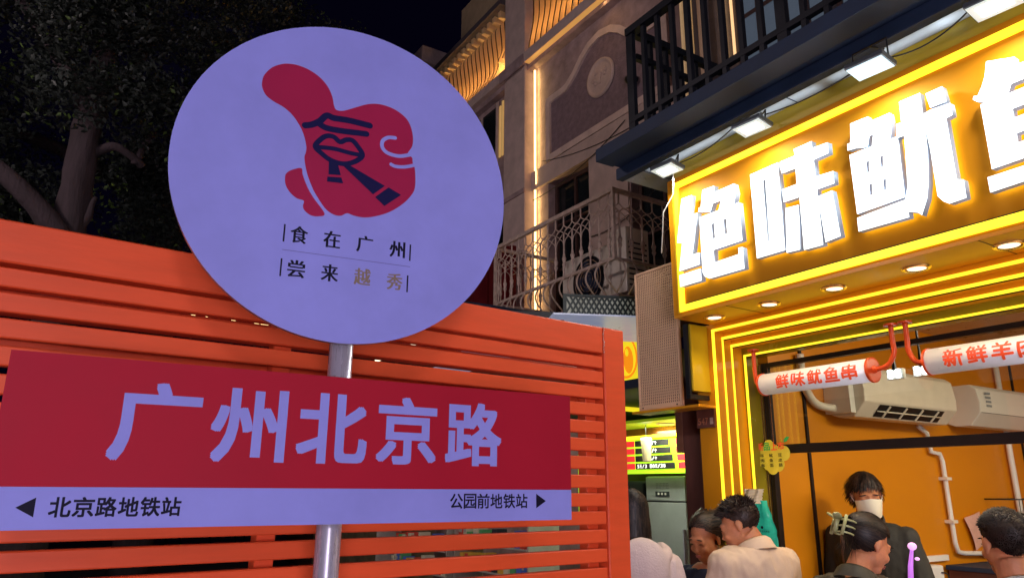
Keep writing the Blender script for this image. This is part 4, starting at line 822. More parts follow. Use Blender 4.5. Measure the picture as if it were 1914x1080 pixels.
bmesh.ops.recalc_face_normals(bm, faces=bm.faces[:]); fin(bm, 'medallion_ring', STUCCOL, md, smooth=True)
bm = bmesh.new()
for k in range(16):
    a = random.uniform(0, 6.28); r = random.uniform(.0, .12); ell(bm, (X8-.034, 5.71+r*math.cos(a), 6.14+r*math.sin(a)), (.012, random.uniform(.012, .03), random.uniform(.015, .045)), rot=Euler((random.uniform(-1, 1), 0, 0)).to_matrix(), seg=10, rings=6)
fin(bm, 'medallion_relief', STUCCOL, md, smooth=True)
# windows
def window(y0, y1, z0, z1, x=X8+.10, glass=DARKGL, mull=2, trans=True):
    f = box('window', glass, ob, x+.03, x+.035, y0, y1, z0, z1)
    fr_ = bmesh.new(); w_ = .05
    bx(fr_, x, x+.029, y0, y0+w_, z0, z1); bx(fr_, x, x+.029, y1-w_, y1, z0, z1); bx(fr_, x+.001, x+.029, y0+w_+.001, y1-w_-.001, z0, z0+w_); bx(fr_, x+.001, x+.029, y0+w_+.001, y1-w_-.001, z1-w_, z1)
    for k in range(1, mull): yy = y0+(y1-y0)*k/mull; bx(fr_, x+.002, x+.029, yy-.02, yy+.02, z0+w_+.001, z1-w_-.001)
    fin(fr_, 'frame', FRAMEB, f)
    if trans:
        for zz in (z0+(z1-z0)*.68, z0+(z1-z0)*.35): box('glazing_bar', FRAMEB, f, x+.004, x+.028, y0+w_, y1-w_, zz-.012, zz+.012)
window(5.9805, 6.7795, 3.55, 5.239, mull=2); window(4.5505, 5.2995, 3.55, 5.239, mull=2); window(7.8, 8.75, 3.6, 5.239)
box('reveal', mat('warm_reveal', (.55, .36, .16), .6), ob, X8+.002, X8+.1, 5.30, 5.345, 3.6, 5.235) if False else None
# lit round-headed opening of the far bay
wv = mat('amber_curtain', (.75, .5, .2), .6, emit=(1., .6, .2), strength=.25)
for k in range(4): box('curtain_strip', wv, ob, 4.765, 4.785, 7.66+k*.07, 7.70+k*.07, 6.02, 6.95-.05*k, .006)
box('far_window', DARKGL, ob, 4.79, 4.799, 8.0, 8.9, 5.6, 6.85)
box('far_window_frame', STUCCOL, ob, 4.77, 4.7895, 7.95, 8.0, 5.55, 6.9); box('far_window_frame', STUCCOL, ob, 4.775, 4.7895, 8.4, 8.44, 5.6, 6.85)
# ground and first storey mass beyond
box('lower_wall', STUCCO, ob, 4.9, 5.2, 6.21, 9.75, 0, 3.19); box('arcade_slab', STUCCO, ob, 4.05, 5.15, 4.7, 9.75, 3.08, 3.195)
box('red_cladding', REDW, ob, 4.38, 4.45, 6.95, 9.6, 3.25, 4.42)
for k in range(5): box('cladding_batten', REDW, ob, 4.35, 4.379, 7.0+k*.45, 7.03+k*.45, 3.25, 4.42)

# security camera on the panel wall
cc_ = thing('security_camera', 'small black dome security camera on the mauve wall left of the terrace railing', 'camera', (4.72, 5.15, 5.75))
bm = bmesh.new(); ell(bm, (4.70, 5.14, 5.80), (.06, .06, .05), seg=20, rings=12); fin(bm, 'dome', BLACKM, cc_, smooth=True)
bm = bmesh.new(); loft(bm, [(4.798, 5.14, 5.83), (4.72, 5.14, 5.83)], [.035, .03], 14); fin(bm, 'mount', BLACKM, cc_)
bm = bmesh.new(); ell(bm, (4.655, 5.12, 5.79), (.014, .02, .02), seg=12, rings=8); fin(bm, 'lens', DARKGL, cc_, smooth=True)

# ------------------------------------------------------------------ wrought iron balcony
bal = thing('iron_balcony', 'dusty cream wrought iron balcony with bellied balusters on the mauve building', 'balcony', (4.0, 5.65, 3.3))
BX, BY0, BY1, ZT, ZM, ZB = 4.0, 4.66, 6.67, 4.225, 3.585, 3.33
box('floor_slab', STUCCO, bal, 4.08, 4.799, BY0+.06, BY1-.05, 3.205, 3.30, .005)
def irn(name, pts, r, n=6, sm=False): return tube(name, IRON, bal, pts, r, n, smooth=sm)
box('hand_rail', IRON, bal, BX-.02, BX+.02, BY0-.02, BY1+.02, ZT-.02, ZT+.02, .004)
box('hand_rail', IRON, bal, BX+.0205, 4.799, BY0-.018, BY0+.018, ZT-.019, ZT+.019, .004); box('hand_rail', IRON, bal, BX+.0205, 4.799, BY1-.018, BY1+.018, ZT-.019, ZT+.019, .004)
for y in (BY0, BY1): box('mid_rail', IRON, bal, BX+.0155, 4.799, y-.012, y+.012, ZM-.012, ZM+.012)
box('mid_rail', IRON, bal, BX-.014, BX+.014, BY0-.014, BY1+.014, ZM-.013, ZM+.013)
for y in (BY0, BY1): box('corner_post', IRON, bal, BX-.015, BX+.015, y-.015, y+.015, ZM+.0135, ZT-.0205)
def baluster(full=True):
    bm = bmesh.new()
    loft(bm, [(0, 0, ZM), (0, 0, ZT-.20)], [.008, .008], 6)
    loft(bm, [(0, 0, ZM+.10), (0, 0, ZM+.13), (0, 0, ZM+.15), (0, 0, ZM+.19), (0, 0, ZM+.21), (0, 0, ZM+.24)], [.009, .020, .013, .022, .013, .009], 8)
    loft(bm, [(0, 0, ZT-.11), (0, 0, ZT-.02)], [.008, .008], 6)
    b_ = [(0, 0, ZM), (-.045, 0, ZM-.06), (-.06, 0, ZM-.13), (-.02, 0, ZM-.20), (.07, 0, ZB-.03)]
    loft(bm, spline(b_, n=3), [.008]*13, 6)
    me = bpy.data.meshes.new('baluster'); bm.to_mesh(me); bm.free(); me.materials.append(IRON); return me
def diam():
    bm = bmesh.new()
    for s in (1, -1):
        P = spline([(0, 0, ZT-.20), (0, s*.03, ZT-.17), (0, s*.066, ZT-.155+.0), (0, s*.03, ZT-.14), (0, 0, ZT-.11)], n=3); loft(bm, P, [.006]*len(P), 5)
        P = spline([(0, 0, ZT-.33), (0, s*.02, ZT-.27), (0, s*.066, ZT-.235), (0, s*.02, ZT-.20), (0, 0, ZT-.20)], n=3); loft(bm, P[:10], [.005]*10, 5)
    me = bpy.data.meshes.new('ornament_knot'); bm.to_mesh(me); bm.free(); me.materials.append(IRON); return me
bme, dme = baluster(), diam()
L0 = Vector(bal.location)
for k in range(15):
    y = BY0+(k+.5)*(BY1-BY0)/15
    for me, nm in ((bme, 'baluster'), (dme, 'ornament_knot')):
        o = bpy.data.objects.new(nm, me); col.objects.link(o); o.parent = bal; o.location = Vector((BX, y, 0))-L0
for ye in (BY0, BY1):
    for k in range(6):
        x = BX+(k+.5)*.8/6
        for me, nm in ((bme, 'baluster'), (dme, 'ornament_knot')):
            o = bpy.data.objects.new(nm, me); col.objects.link(o); o.parent = bal; o.location = Vector((x, ye, 0))-L0; o.rotation_euler = (0, 0, math.pi/2 if ye == BY0 else -math.pi/2)
def condenser(label, x0, x1, y0, y1, z0, z1, face):
    a = thing('condenser_unit', label, 'air conditioner', ((x0+x1)/2, (y0+y1)/2, z0)); box('casing', CREAMP, a, x0, x1, y0, y1, z0, z1, .01)
    if face == 'x':
        yc, zc, r = y0+(y1-y0)*.42, (z0+z1)/2, (z1-z0)*.42
        bm = bmesh.new(); loft(bm, [(x0-.002, yc, zc), (x0-.012, yc, zc)], [r, r], 28); fin(bm, 'fan_opening', BLACKM, a)
        for k in range(1, 6):
            bm = bmesh.new(); P = [(x0-.016, yc+r*k/6*math.cos(t), zc+r*k/6*math.sin(t)) for t in np.linspace(0, 6.283, 25)]; loft(bm, P, [.003]*25, 4); fin(bm, 'guard_ring', BEIGE, a)
        for k in range(5):
            t = k*1.2566; bm = bmesh.new(); loft(bm, [(x0-.014, yc, zc), (x0-.013, yc+r*.85*math.cos(t), zc+r*.85*math.sin(t))], [(.006, .03), (.004, .06)], 8); fin(bm, 'fan_blade', SLATE, a)
    else:
        for k in range(9): box('vent_slat', FRIDGED, a, x0+.03, x1-.03, y0-.004, y0-.0005, z0+.06+k*.05, z0+.075+k*.05)
    for y in (y0+.08, y1-.12): box('foot', BLACKM, a, x0+.02, x1-.02, y, y+.04, z0-.04, z0-.0005)
    return a
condenser('dusty condenser unit with a round fan grille behind the balcony railing', 4.35, 4.62, 5.15, 5.90, 3.345, 3.92, 'x')
condenser('cream condenser unit with slatted side at the near corner of the balcony', 4.22, 4.50, 4.76, 5.02, 3.345, 3.96, 'y')

# ------------------------------------------------------------------ upper storey of the shop building
ub = thing('upper_storey', 'dark upper storey with bluish windows and a warm light line behind the terrace railing', 'building', (4.2, 1.5, 3.6))
box('wall', mat('dark_upper_wall', (.10, .08, .085), .8, var=.2, bump=.3), ub, 4.22, 4.5, YE, 3.90, 3.58, 6.6)
box('light_line', WARM, ub, 4.195, 4.215, 3.46, 3.478, 4.95, 6.2); box('light_line', glow('dim_warm_line', (1., .6, .28), .9), ub, 4.195, 4.215, 3.37, 3.383, 4.9, 6.2)
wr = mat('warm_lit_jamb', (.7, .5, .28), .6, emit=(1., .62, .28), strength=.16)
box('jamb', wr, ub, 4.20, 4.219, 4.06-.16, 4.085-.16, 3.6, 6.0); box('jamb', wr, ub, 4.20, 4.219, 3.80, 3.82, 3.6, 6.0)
for k in range(4):
    y1_ = 3.30-k*.42
    f = box('window', BLUEGL, ub, 4.20, 4.214, y1_-.34, y1_, 4.75 if k < 1 else 4.55, 5.9)
    box('frame', FRAMEB, f, 4.185, 4.1995, y1_-.02, y1_+.02, 4.5, 5.95); box('frame', FRAMEB, f, 4.185, 4.1995, y1_-.19, y1_-.165, 4.5, 5.95); box('frame', FRAMEB, f, 4.184, 4.1845, y1_-.34, y1_, 5.2, 5.24)
dw = thing('drain_downpipe', 'grey downpipe behind the terrace railing', 'pipe', (4.1, 3.1, 3.6)); tube('pipe_run', BEIGE, dw, [(4.12, 3.62, 3.58), (4.12, 3.62, 6.3)], .03, 10)

# ------------------------------------------------------------------ next houses down the street
fb = thing('far_house', 'dim tiled house end with a projecting gutter beyond the louvred building', 'building', (6, 12, 0))
box('wall', mat('tan_rough_wall', (.42, .33, .18), .9, var=.35, scale=3, bump=.5), fb, 5.2, 9, 9.9, 16, 0, 8.75); box('gutter_box', STUCCO, fb, 5.0, 5.6, 11.1, 12.2, 9.32, 9.66, .03); box('roof', ROOFD, fb, 4.95, 9, 10.6, 16, 8.751, 8.9)
for k in range(3):
    f = box('window', DARKGL, fb, 5.185, 5.199, 10.3+k*1.6, 11.3+k*1.6, 4.5, 6.2); box('frame', STUCCOL, f, 5.16, 5.1845, 10.25+k*1.6, 11.35+k*1.6, 6.201, 6.3)
bk = thing('arcade_shops', 'open arcade shopfronts glimpsed through the gaps between the fence slats', 'building', (4.2, 8, 0))
box('back_wall', mat('warm_dark_wall', (.16, .07, .04), .7), bk, 5.22, 5.3, 9.9, 18, 0, 3.0)
box('ceiling_slab', SLATE, bk, 2.7, 4.0, 5.2, 12, 3.10, 3.15)
for i, (x, y0, y1) in enumerate(((2.84, 6.06, 6.24), (2.91, 6.93, 7.29))):
    t_ = thing('ceiling_tube_light', ['shorter warm tube light under the arcade ceiling seen over a slat', 'longer warm tube light under the arcade ceiling seen over a slat'][i], 'light', (x, (y0+y1)/2, 2.94)); tube('tube', glow('warm_tube', (1., .82, .55), 2.2), t_, [(x, y0, 2.95), (x, y1, 2.95)], .018, 8); tube('stem', BLACKM, t_, [(x, y0, 2.966), (x, y0, 3.0995)], .006, 5); tube('stem', BLACKM, t_, [(x, y1, 2.966), (x, y1, 3.0995)], .006, 5)
for i, (x0, x1, y0, y1) in enumerate(((3.0, 3.5, 5.45, 5.6), (3.2, 3.6, 6.25, 6.7), (3.1, 3.6, 7.38, 7.7))):
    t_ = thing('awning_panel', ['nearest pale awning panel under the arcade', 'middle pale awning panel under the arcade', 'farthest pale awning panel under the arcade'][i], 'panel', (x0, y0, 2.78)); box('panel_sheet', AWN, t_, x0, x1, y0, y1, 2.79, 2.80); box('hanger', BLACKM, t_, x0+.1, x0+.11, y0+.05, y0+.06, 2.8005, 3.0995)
    box('hanger', BLACKM, t_, x1-.11, x1-.1, y0+.05, y0+.06, 2.8005, 3.0995)
BOOKM = [mat('book_'+n, c, .5, emit=c, strength=.10) for n, c in (('red', (.5, .06, .04)), ('blue', (.08, .14, .45)), ('cream', (.6, .5, .35)), ('green', (.1, .3, .12)), ('black', (.03, .03, .04)), ('ochre', (.6, .32, .05)))]
for r_, (xx, ya, yb) in enumerate(((3.8, 7.3, 9.2), (3.8, 5.75, 7.1))):
    s_ = thing('display_shelf', ['far white display shelf with small goods seen through the fence', 'near white display shelf with small goods seen through the fence'][r_], 'shelf', (3.95, (ya+yb)/2, 0))
    for z in ((.754, 1.0, 1.25) if r_ == 0 else (.88, 1.122, 1.37)): box('shelf_board', SHELF, s_, xx, xx+.35, ya, yb, z-.012, z)
    for y in (ya-.02, yb): box('shelf_end', SHELF, s_, xx+.01, xx+.35, y, y+.02, 0, 1.6)
    for z in ((.754, 1.0, 1.25) if r_ == 0 else (.88, 1.122, 1.37)):
        y = ya+.06; cnt = 0; lvl = {.754: 'bottom', 1.0: 'middle', 1.25: 'top', .88: 'bottom', 1.122: 'middle', 1.37: 'top'}[z]; ords = ['first', 'second', 'third', 'fourth', 'fifth', 'sixth', 'seventh', 'eighth', 'ninth', 'tenth', 'eleventh', 'twelfth', 'thirteenth', 'fourteenth', 'fifteenth']
        while y < yb-.12 and cnt < 15:
            wd = random.uniform(.04, .085); h = random.uniform(.10, .17); bmt = random.choice(BOOKM)
            p_ = thing('goods_pack', '%s pack, %s from the near end of the %s board, %s display shelf' % (bmt.name[5:], ords[cnt], lvl, ('far', 'near')[r_]), 'pack', (xx+.085, y+wd/2, z), group='goods on the %s display shelf' % ('far', 'near')[r_])
            box('carton', bmt, p_, xx+.02, xx+.15, y, y+wd, z+.001, z+h, .002); box('paper_band', SHELF, p_, xx+.0185, xx+.0195, y+.004, y+wd-.004, z+h*.55, z+h*.75)
            y += wd+random.uniform(.004, .05); cnt += 1
    area('shelf_lamp', s_, (xx-.1, (ya+yb)/2, 2.6), (.1, 0, -1), 4, (1., .8, .6), .3, 1.2)
for i, (x, z, s) in enumerate(((2.91, 5.99, .06), (3.24, 5.98, .03), (3.91, 5.966, .06), (4.51, 5.94, .06), (4.72, 5.93, .10))):
    a = thing('far_lantern', ['leftmost tiny', 'second tiny', 'third tiny', 'fourth tiny', 'largest and rightmost tiny'][i]+' warm lantern far down the street, seen between two slats', 'lantern', (x, 20, 0), group='tiny far street lanterns')
    tube('lantern_post', SLATE, a, [(x, 20, 0), (x, 20, z-.12)], .03, 6); bm = bmesh.new(); loft(bm, [(x, 20, z-.12), (x, 20, z-.06), (x, 20, z+.10), (x, 20, z+.15)], [s*.5, s, s, s*.4], 10); fin(bm, 'lantern_glass', bpy.data.materials.get('far_warm') or glow('far_warm', (1., .72, .3), 3.), a)

# ------------------------------------------------------------------ trees behind the fence
def leaf_mesh(name, clumps, size, m, parent, flat=.6):
    V = []; F = []
    for (c, r, n) in clumps:
        p = rng.normal(size=(n, 3)); p /= np.linalg.norm(p, axis=1)[:, None]; rad = rng.uniform(.35, 1., (n, 1))**.6
        P = np.array(c) + p*rad*np.array(r)
        for q in P:
            s = size*rng.uniform(.6, 1.35); R_ = Euler((rng.uniform(-.9, .9), rng.uniform(-.9, .9), rng.uniform(0, 6.28))).to_matrix()
            b = len(V); qv = Vector(q)
            for l in ((-.5, 0, 0), (-.1, -.28, .04), (.5, 0, 0), (-.1, .28, .04)): V.append(tuple(qv+R_@(Vector(l)*s)))
            F.append((b, b+1, b+2, b+3))
    me = bpy.data.meshes.new(name); me.from_pydata(V, [], F); return link(name, me, m, parent)
def tree(label, x, y, pts, rads, limbs, clumps, n):
    t_ = thing('street_tree', label, 'tree', (x, y, 0), group=None)
    bm = bmesh.new(); P = spline(pts, n=5); rr = np.interp(np.linspace(0, 1, len(P)), np.linspace(0, 1, len(rads)), rads); rings = loft(bm, P, list(rr), 16)
    for v in bm.verts: v.co += Vector((noise.noise(v.co*5), noise.noise(v.co*5+Vector((9, 0, 0))), 0))*.035
    fin(bm, 'trunk', BARK, t_, smooth=True)
    for lp, lr in limbs:
        bm = bmesh.new(); P = spline(lp, n=5); rr = list(np.interp(np.linspace(0, 1, len(P)), np.linspace(0, 1, len(lr)), lr)); loft(bm, P, rr, 10)
        for v in bm.verts: v.co += Vector((noise.noise(v.co*6), noise.noise(v.co*6+Vector((9, 0, 0))), 0))*.02
        fin(bm, 'limb', BARK, t_, smooth=True)
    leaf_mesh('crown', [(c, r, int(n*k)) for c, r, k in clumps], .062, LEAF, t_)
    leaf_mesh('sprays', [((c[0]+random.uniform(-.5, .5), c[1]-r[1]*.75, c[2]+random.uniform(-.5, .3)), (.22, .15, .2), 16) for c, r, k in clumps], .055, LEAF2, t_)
    return t_
cl = []
for k in range(46):
    x = random.uniform(-2.8, 1.5); z = random.uniform(5.2, 8.6); 
    if x > .9 and z < 6.6: continue
    cl.append(((x, random.uniform(7.6, 9.6), z), (random.uniform(.35, .7), .5, random.uniform(.25, .5)), 1.))
for k in range(16): cl.append(((random.uniform(-.5, .6), random.uniform(7.3, 7.7), random.uniform(5.0, 6.6)), (.36, .2, .3), .6))
for k in range(14): cl.append(((random.uniform(-1.6, -.35), random.uniform(8.4, 9.4), random.uniform(4.2, 5.4)), (.4, .3, .28), .5))
for k in range(26): cl.append(((random.uniform(-3.2, -.7), random.uniform(8.6, 10.0), random.uniform(3.8, 6.5)), (.55, .4, .4), .8))
for k in range(12): cl.append(((random.uniform(.35, 1.0), random.uniform(8.5, 9.4), random.uniform(4.2, 5.6)), (.34, .3, .28), .6))
tree('big dark tree behind the orange fence with a forked trunk left of the round sign', -.03, 8, [(-.02, 8, 0), (-.03, 8, 2.5), (-.05, 8, 4.1), (-.04, 8, 4.9), (-.02, 8.02, 5.45), (.02, 8.05, 6.4)], [.26, .19, .145, .135, .15, .10],
     [([(-.02, 8, 5.3), (.12, 8., 5.55), (.25, 8.05, 5.9), (.5, 8.2, 6.6)], [.10, .075, .06, .03]), ([(-.08, 8, 5.35), (-.4, 8.1, 5.9), (-1.0, 8.2, 6.7)], [.10, .08, .04]),
      ([(.04, 7.98, 4.88), (.2, 7.95, 4.98), (.36, 7.95, 4.93), (.5, 8, 4.85)], [.05, .045, .04, .035]), ([(.42, 7.97, 4.85), (.5, 8, 5.1), (.62, 8.05, 5.42)], [.035, .03, .02]),
      ([(-.12, 7.9, 3.95), (-.35, 7.85, 4.2), (-.75, 7.8, 4.5), (-1.2, 7.8, 4.7)], [.12, .10, .08, .06]), ([(.02, 7.95, 4.05), (.08, 7.93, 4.2), (.13, 7.92, 4.4)], [.06, .045, .02])], cl, 950)
cl = [((random.uniform(1.2, 3.4), random.uniform(11, 13), random.uniform(7.6, 10.2)), (.7, .6, .5), 1.) for k in range(16)] + [((random.uniform(-5.5, .5), random.uniform(12, 14), random.uniform(3.6, 8.5)), (1.1, .6, .8), 1.) for k in range(26)]
tree('farther dark tree spreading behind the forked one against the black sky', 1.4, 12.5, [(1.4, 12.5, 0), (1.35, 12.5, 3), (1.3, 12.4, 6), (1.5, 12.3, 8.4)], [.3, .24, .2, .1], [([(1.35, 12.5, 5.5), (.2, 12.6, 6.5), (-1.5, 12.8, 7)], [.16, .12, .06]), ([(1.4, 12.4, 7), (2.2, 12.3, 8.3), (2.8, 12.2, 9.2)], [.12, .08, .04])], cl, 900)

# loose cables on the old facade
fc = thing('facade_cable', 'thin black cables sagging across the mauve facade above the iron balcony', 'cable', (4.75, 5.9, 5.2))
for y0_, z0_, y1_, z1_, sg in ((7.05, 5.1, 5.3, 5.42, .10), (6.85, 5.55, 5.2, 5.30, .06), (5.95, 4.3, 4.7, 4.6, .12)):
    tube('cable_span', STRAP, fc, [(4.755, y0_+(y1_-y0_)*k/12, z0_+(z1_-z0_)*k/12-sg*4*(k/12)*(1-k/12)) for k in range(13)], .005, 5)

# ------------------------------------------------------------------ people
def remesh(bm, name, voxel, m, parent, smooth_it=4, disp=0., dscale=.12, mtx=None):
    me = bpy.data.meshes.new(name); bm.to_mesh(me); bm.free()
    o = bpy.data.objects.new(name, me); col.objects.link(o)
    r = o.modifiers.new('r', 'REMESH'); r.mode = 'VOXEL'; r.voxel_size = voxel
    s = o.modifiers.new('s', 'SMOOTH'); s.factor = .5; s.iterations = smooth_it
    bpy.context.view_layer.update()
    m2 = bpy.data.meshes.new_from_object(o.evaluated_get(bpy.context.evaluated_depsgraph_get()))
    bpy.data.objects.remove(o); bpy.data.meshes.remove(me)
    if disp:
        n = len(m2.vertices); co = np.empty(n*3); m2.vertices.foreach_get('co', co); no = np.empty(n*3); m2.vertices.foreach_get('normal', no) if False else None
        nn = np.array([v.normal[:] for v in m2.vertices]); co = co.reshape(-1, 3)
        d = np.array([noise.fractal(Vector((p[0]/dscale*1.5, p[1]/dscale*1.5, p[2]/dscale*.55)), .7, 2.1, 4) for p in co])
        ridge = 1-np.abs(d)*2.2
        co = co+nn*(ridge*disp)[:, None]; m2.vertices.foreach_set('co', co.ravel()); m2.update()
    return link(name, m2, m, parent, world=False, smooth=True)
class Pose:
    """local person frame: facing -Y, Z up, feet at origin, +X = the person's left"""
    def __init__(s, lean=0., bow=0., yaw=0., roll=0., female=False, girth=1., nk=.118, hs=.95):
        s.nk, s.hs = nk, hs
        s.lean, s.bow, s.yaw, s.roll, s.f, s.g = lean, bow, yaw, roll, female, girth
        s.hip = Vector((0, 0, .96)); s.neck = Vector((0, .012, 1.47))
        s.Rl = Matrix.Rotation(lean, 3, 'X'); s.Rh = Matrix.Rotation(yaw, 3, 'Z') @ Matrix.Rotation(bow, 3, 'X') @ Matrix.Rotation(roll, 3, 'Y')
    def T(s, p):                      # torso point; the upper body bends progressively
        p = Vector(p); k = max(0., min(1., (p.z-.96)/.25)); return s.hip + Matrix.Rotation(s.lean*k, 3, 'X') @ (p-s.hip) if k > 0 else p
    def Hd(s, p):                     # head-local point (origin between the ears) -> person
        c = s.T(s.neck); return c + s.Rl @ s.Rh @ (Vector((0, -.022, s.nk)) + Vector(p)*s.hs)
    def R(s): return s.Rl @ s.Rh
def rot_up(bm, P, c, r, seg=20, rings=14, ex=None):
    ell(bm, P.Hd(c), tuple(v*P.hs for v in r), rot=(P.R() if ex is None else P.R() @ ex), seg=seg, rings=rings)
def hand(bm, wrist, elbow, palm_dir, curl=.5, left=True):
    d = (Vector(wrist)-Vector(elbow)).normalized(); n = Vector(palm_dir); n = (n-d*n.dot(d)).normalized(); sd = d.cross(n)
    W = Vector(wrist); loft(bm, [W-d*.01, W+d*.03, W+d*.085], [(.024, .018), (.038, .015), (.040, .013)], 12, up=n)
    base = W+d*.080
    for k, (off, ln) in enumerate(((-.029, .066), (-.010, .078), (.010, .073), (.028, .058))):
        p0 = base+sd*off; a = curl*.5; pts = [p0-d*.02, p0]; dd = d.copy()
        for j, f_ in enumerate((.45, .32, .23)):
            dd = (dd*math.cos(a)+n*math.sin(a)).normalized(); a = curl*(.9+.1*k); pts.append(pts[-1]+dd*ln*f_)
        loft(bm, pts, [.009, .0092, .0086, .008, .0068], 8)
    t0 = W+d*.025-sd*.026; t1 = t0-sd*.022+d*.026+n*.008; t2 = t1-sd*.006+d*.026+n*.014
    loft(bm, [t0, t1, t2], [.012, .010, .008], 8)
def torso_rings(P, inf=0., zlo=.86, zhi=1.47, drop=0.):
    f = P.f; g = P.g
    prof = [(.80, .168, .118, .0), (.86, .172 if f else .165, .122, .005), (.95, .168 if f else .162, .118, .0), (1.05, .135 if f else .150, .100, -.004), (1.14, .130 if f else .150, .100, -.004), (1.22, .142 if f else .162, .112 if f else .112, -.006), (1.30, .152 if f else .176, .118 if f else .115, -.004), (1.37, .160 if f else .186, .104, .004), (1.415, .145 if f else .168, .088, .010), (1.45, .095 if f else .108, .068, .014), (1.475, .060, .056, .014)]
    pts, rad = [], []
    for z, a, b, y in prof:
        if z < zlo-1e-6 or z > zhi+1e-6: continue
        pts.append(P.T((0, y, z))); rad.append(((a*g+inf), (b*g+inf)))
    return pts, rad
def arm(bm, P, s, elbow, wrist, inf=0., upto=None, ra=1.):
    sh = P.T((s*(.150 if P.f else .172), .012, 1.372)); E, W = Vector(elbow), Vector(wrist)
    if upto is None:
        loft(bm, [sh-Vector((s*.05, 0, -.012)), sh, sh.lerp(E, .35), E], [(.05*ra+inf)]*1+[.058*ra+inf, .047*ra+inf, .037*ra+inf], 16); ell(bm, E, [.037*ra+inf]*3)
        loft(bm, [E, E.lerp(W, .3), W], [.037*ra+inf, .039*ra+inf, .024+inf], 14)
    else:
        if upto <= 1: loft(bm, [sh-Vector((s*.05, 0, -.012)), sh, sh.lerp(E, upto*.5), sh.lerp(E, upto)], [.055*ra+inf, .062*ra+inf, .054*ra+inf, .052*ra+inf*1.3], 16)
        else:
            q = E.lerp(W, upto-1); loft(bm, [sh-Vector((s*.05, 0, -.012)), sh, sh.lerp(E, .5), E], [.055*ra+inf, .062*ra+inf, .052*ra+inf, .046*ra+inf], 16); ell(bm, E, [.046*ra+inf]*3); loft(bm, [E, q], [.046*ra+inf, .036*ra+inf], 14)
    ell(bm, sh, [.060*ra+inf]*3)
def person(label, target, face_az, P, arms, top, top_m, bottom_m, hair_style, hair_m, sleeve=.62, collar=None, collar_m=None, top_disp=.006, extras=None, height=None, skirt_hem=.80):
    """face_az: compass direction (degrees clockwise from +Y) the chest faces"""
    h0 = P.Hd((0, 0, 0)); s = target[2]/h0.z
    rz = math.radians(180-face_az)
    Rz = Matrix.Rotation(rz, 3, 'Z'); off = Rz @ (h0*s)
    root = thing('person', label, 'person', (target[0]-off.x, target[1]-off.y, 0), rz); root.scale = (s, s, s)
    # --- body: one continuous skin surface
    bm = bmesh.new(); f = P.f
    pts, rad = torso_rings(P); loft(bm, pts, rad, 26, up=(0, 1, 0))
    nk = P.T(P.neck); hb = P.Hd((0, .012, -.055)); loft(bm, [nk-Vector((0, 0, .05)), nk, nk.lerp(hb, .5), hb], [(.068, .062), (.052 if f else .060, .054), (.047 if f else .056, .05 if f else .058), (.048 if f else .058, .052 if f else .06)], 18, up=(0, 1, 0))
    rot_up(bm, P, (0, .018, .040), (.073, .092, .083)); rot_up(bm, P, (0, -.030, -.020), (.063, .062, .080)); rot_up(bm, P, (0, -.048, -.082), (.040, .036, .030)); rot_up(bm, P, (0, -.01, -.05), (.062, .055, .045))
    rot_up(bm, P, (0, -.093, -.028), (.0155, .018, .012)); rot_up(bm, P, (0, -.088, -.006), (.010, .013, .030)); rot_up(bm, P, (0, -.076, .030), (.050, .016, .011))
    for e in (1, -1):
        rot_up(bm, P, (e*.034, -.068, -.028), (.024, .020, .022)); rot_up(bm, P, (e*.031, -.078, .010), (.0165, .010, .0105))
        rot_up(bm, P, (e*.078, .012, .0), (.008, .019, .030), ex=Matrix.Rotation(e*.35, 3, 'Z')); rot_up(bm, P, (e*.076, .008, -.022), (.008, .012, .014))
    rot_up(bm, P, (0, -.086, -.058), (.022, .011, .010))
    for e in (1, -1):
        E, W, pd, cu_ = arms[0 if e > 0 else 1]; arm(bm, P, e, E, W, ra=.88 if f else 1.); hand(bm, W, E, pd, cu_)
        x = e*.092; loft(bm, [(x, .0, .90), (x, -.0, .80), (x*1.03, -.008, .50), (x*1.05, .012, .30), (x*1.06, .018, .09)], [.092, .088, .055, .052, .036], 16)
        ell(bm, (x*1.06, -.045, .045), (.040, .118, .042))
    remesh(bm, 'body', .0065, SKIN, root, 3)
    # --- face pieces
    bm = bmesh.new()
    for e in (1, -1): ell(bm, P.Hd((e*.031, -.0865, .0065)), (.0135, .0035, .0022), rot=P.R() @ Matrix.Rotation(e*-.12, 3, 'Y'), seg=12, rings=6)
    fin(bm, 'eyelids', EYEW, root, world=False, smooth=True)
    bm = bmesh.new()
    for e in (1, -1): ell(bm, P.Hd((e*.033, -.0885, .031)), (.0185, .004, .0032), rot=P.R() @ Matrix.Rotation(e*.12, 3, 'Y'), seg=12, rings=6)
    fin(bm, 'eyebrows', hair_m, root, world=False, smooth=True)
    bm = bmesh.new(); ell(bm, P.Hd((0, -.0955, -.054)), (.020, .0035, .0040), rot=P.R(), seg=14, rings=6); ell(bm, P.Hd((0, -.0955, -.0615)), (.017, .0045, .0050), rot=P.R(), seg=14, rings=6)
    fin(bm, 'lips', LIP, root, world=False, smooth=True)
    # --- clothes
    bm = bmesh.new(); pts, rad = torso_rings(P, .016 if not extras or 'loose' not in extras else .022, zlo=skirt_hem, zhi=1.46 if collar != 'vneck' else 1.42)
    if P.lean > .05: pass
    loft(bm, pts, rad, 28, up=(0, 1, 0))
    for e in (1, -1):
        E, W, pd, cu_ = arms[0 if e > 0 else 1]; arm(bm, P, e, E, W, inf=.010 if not extras or 'loose' not in extras else .012, upto=sleeve, ra=.9 if f else 1.)
    t_ = remesh(bm, top, .009, top_m, root, 5, disp=top_disp, dscale=.16)
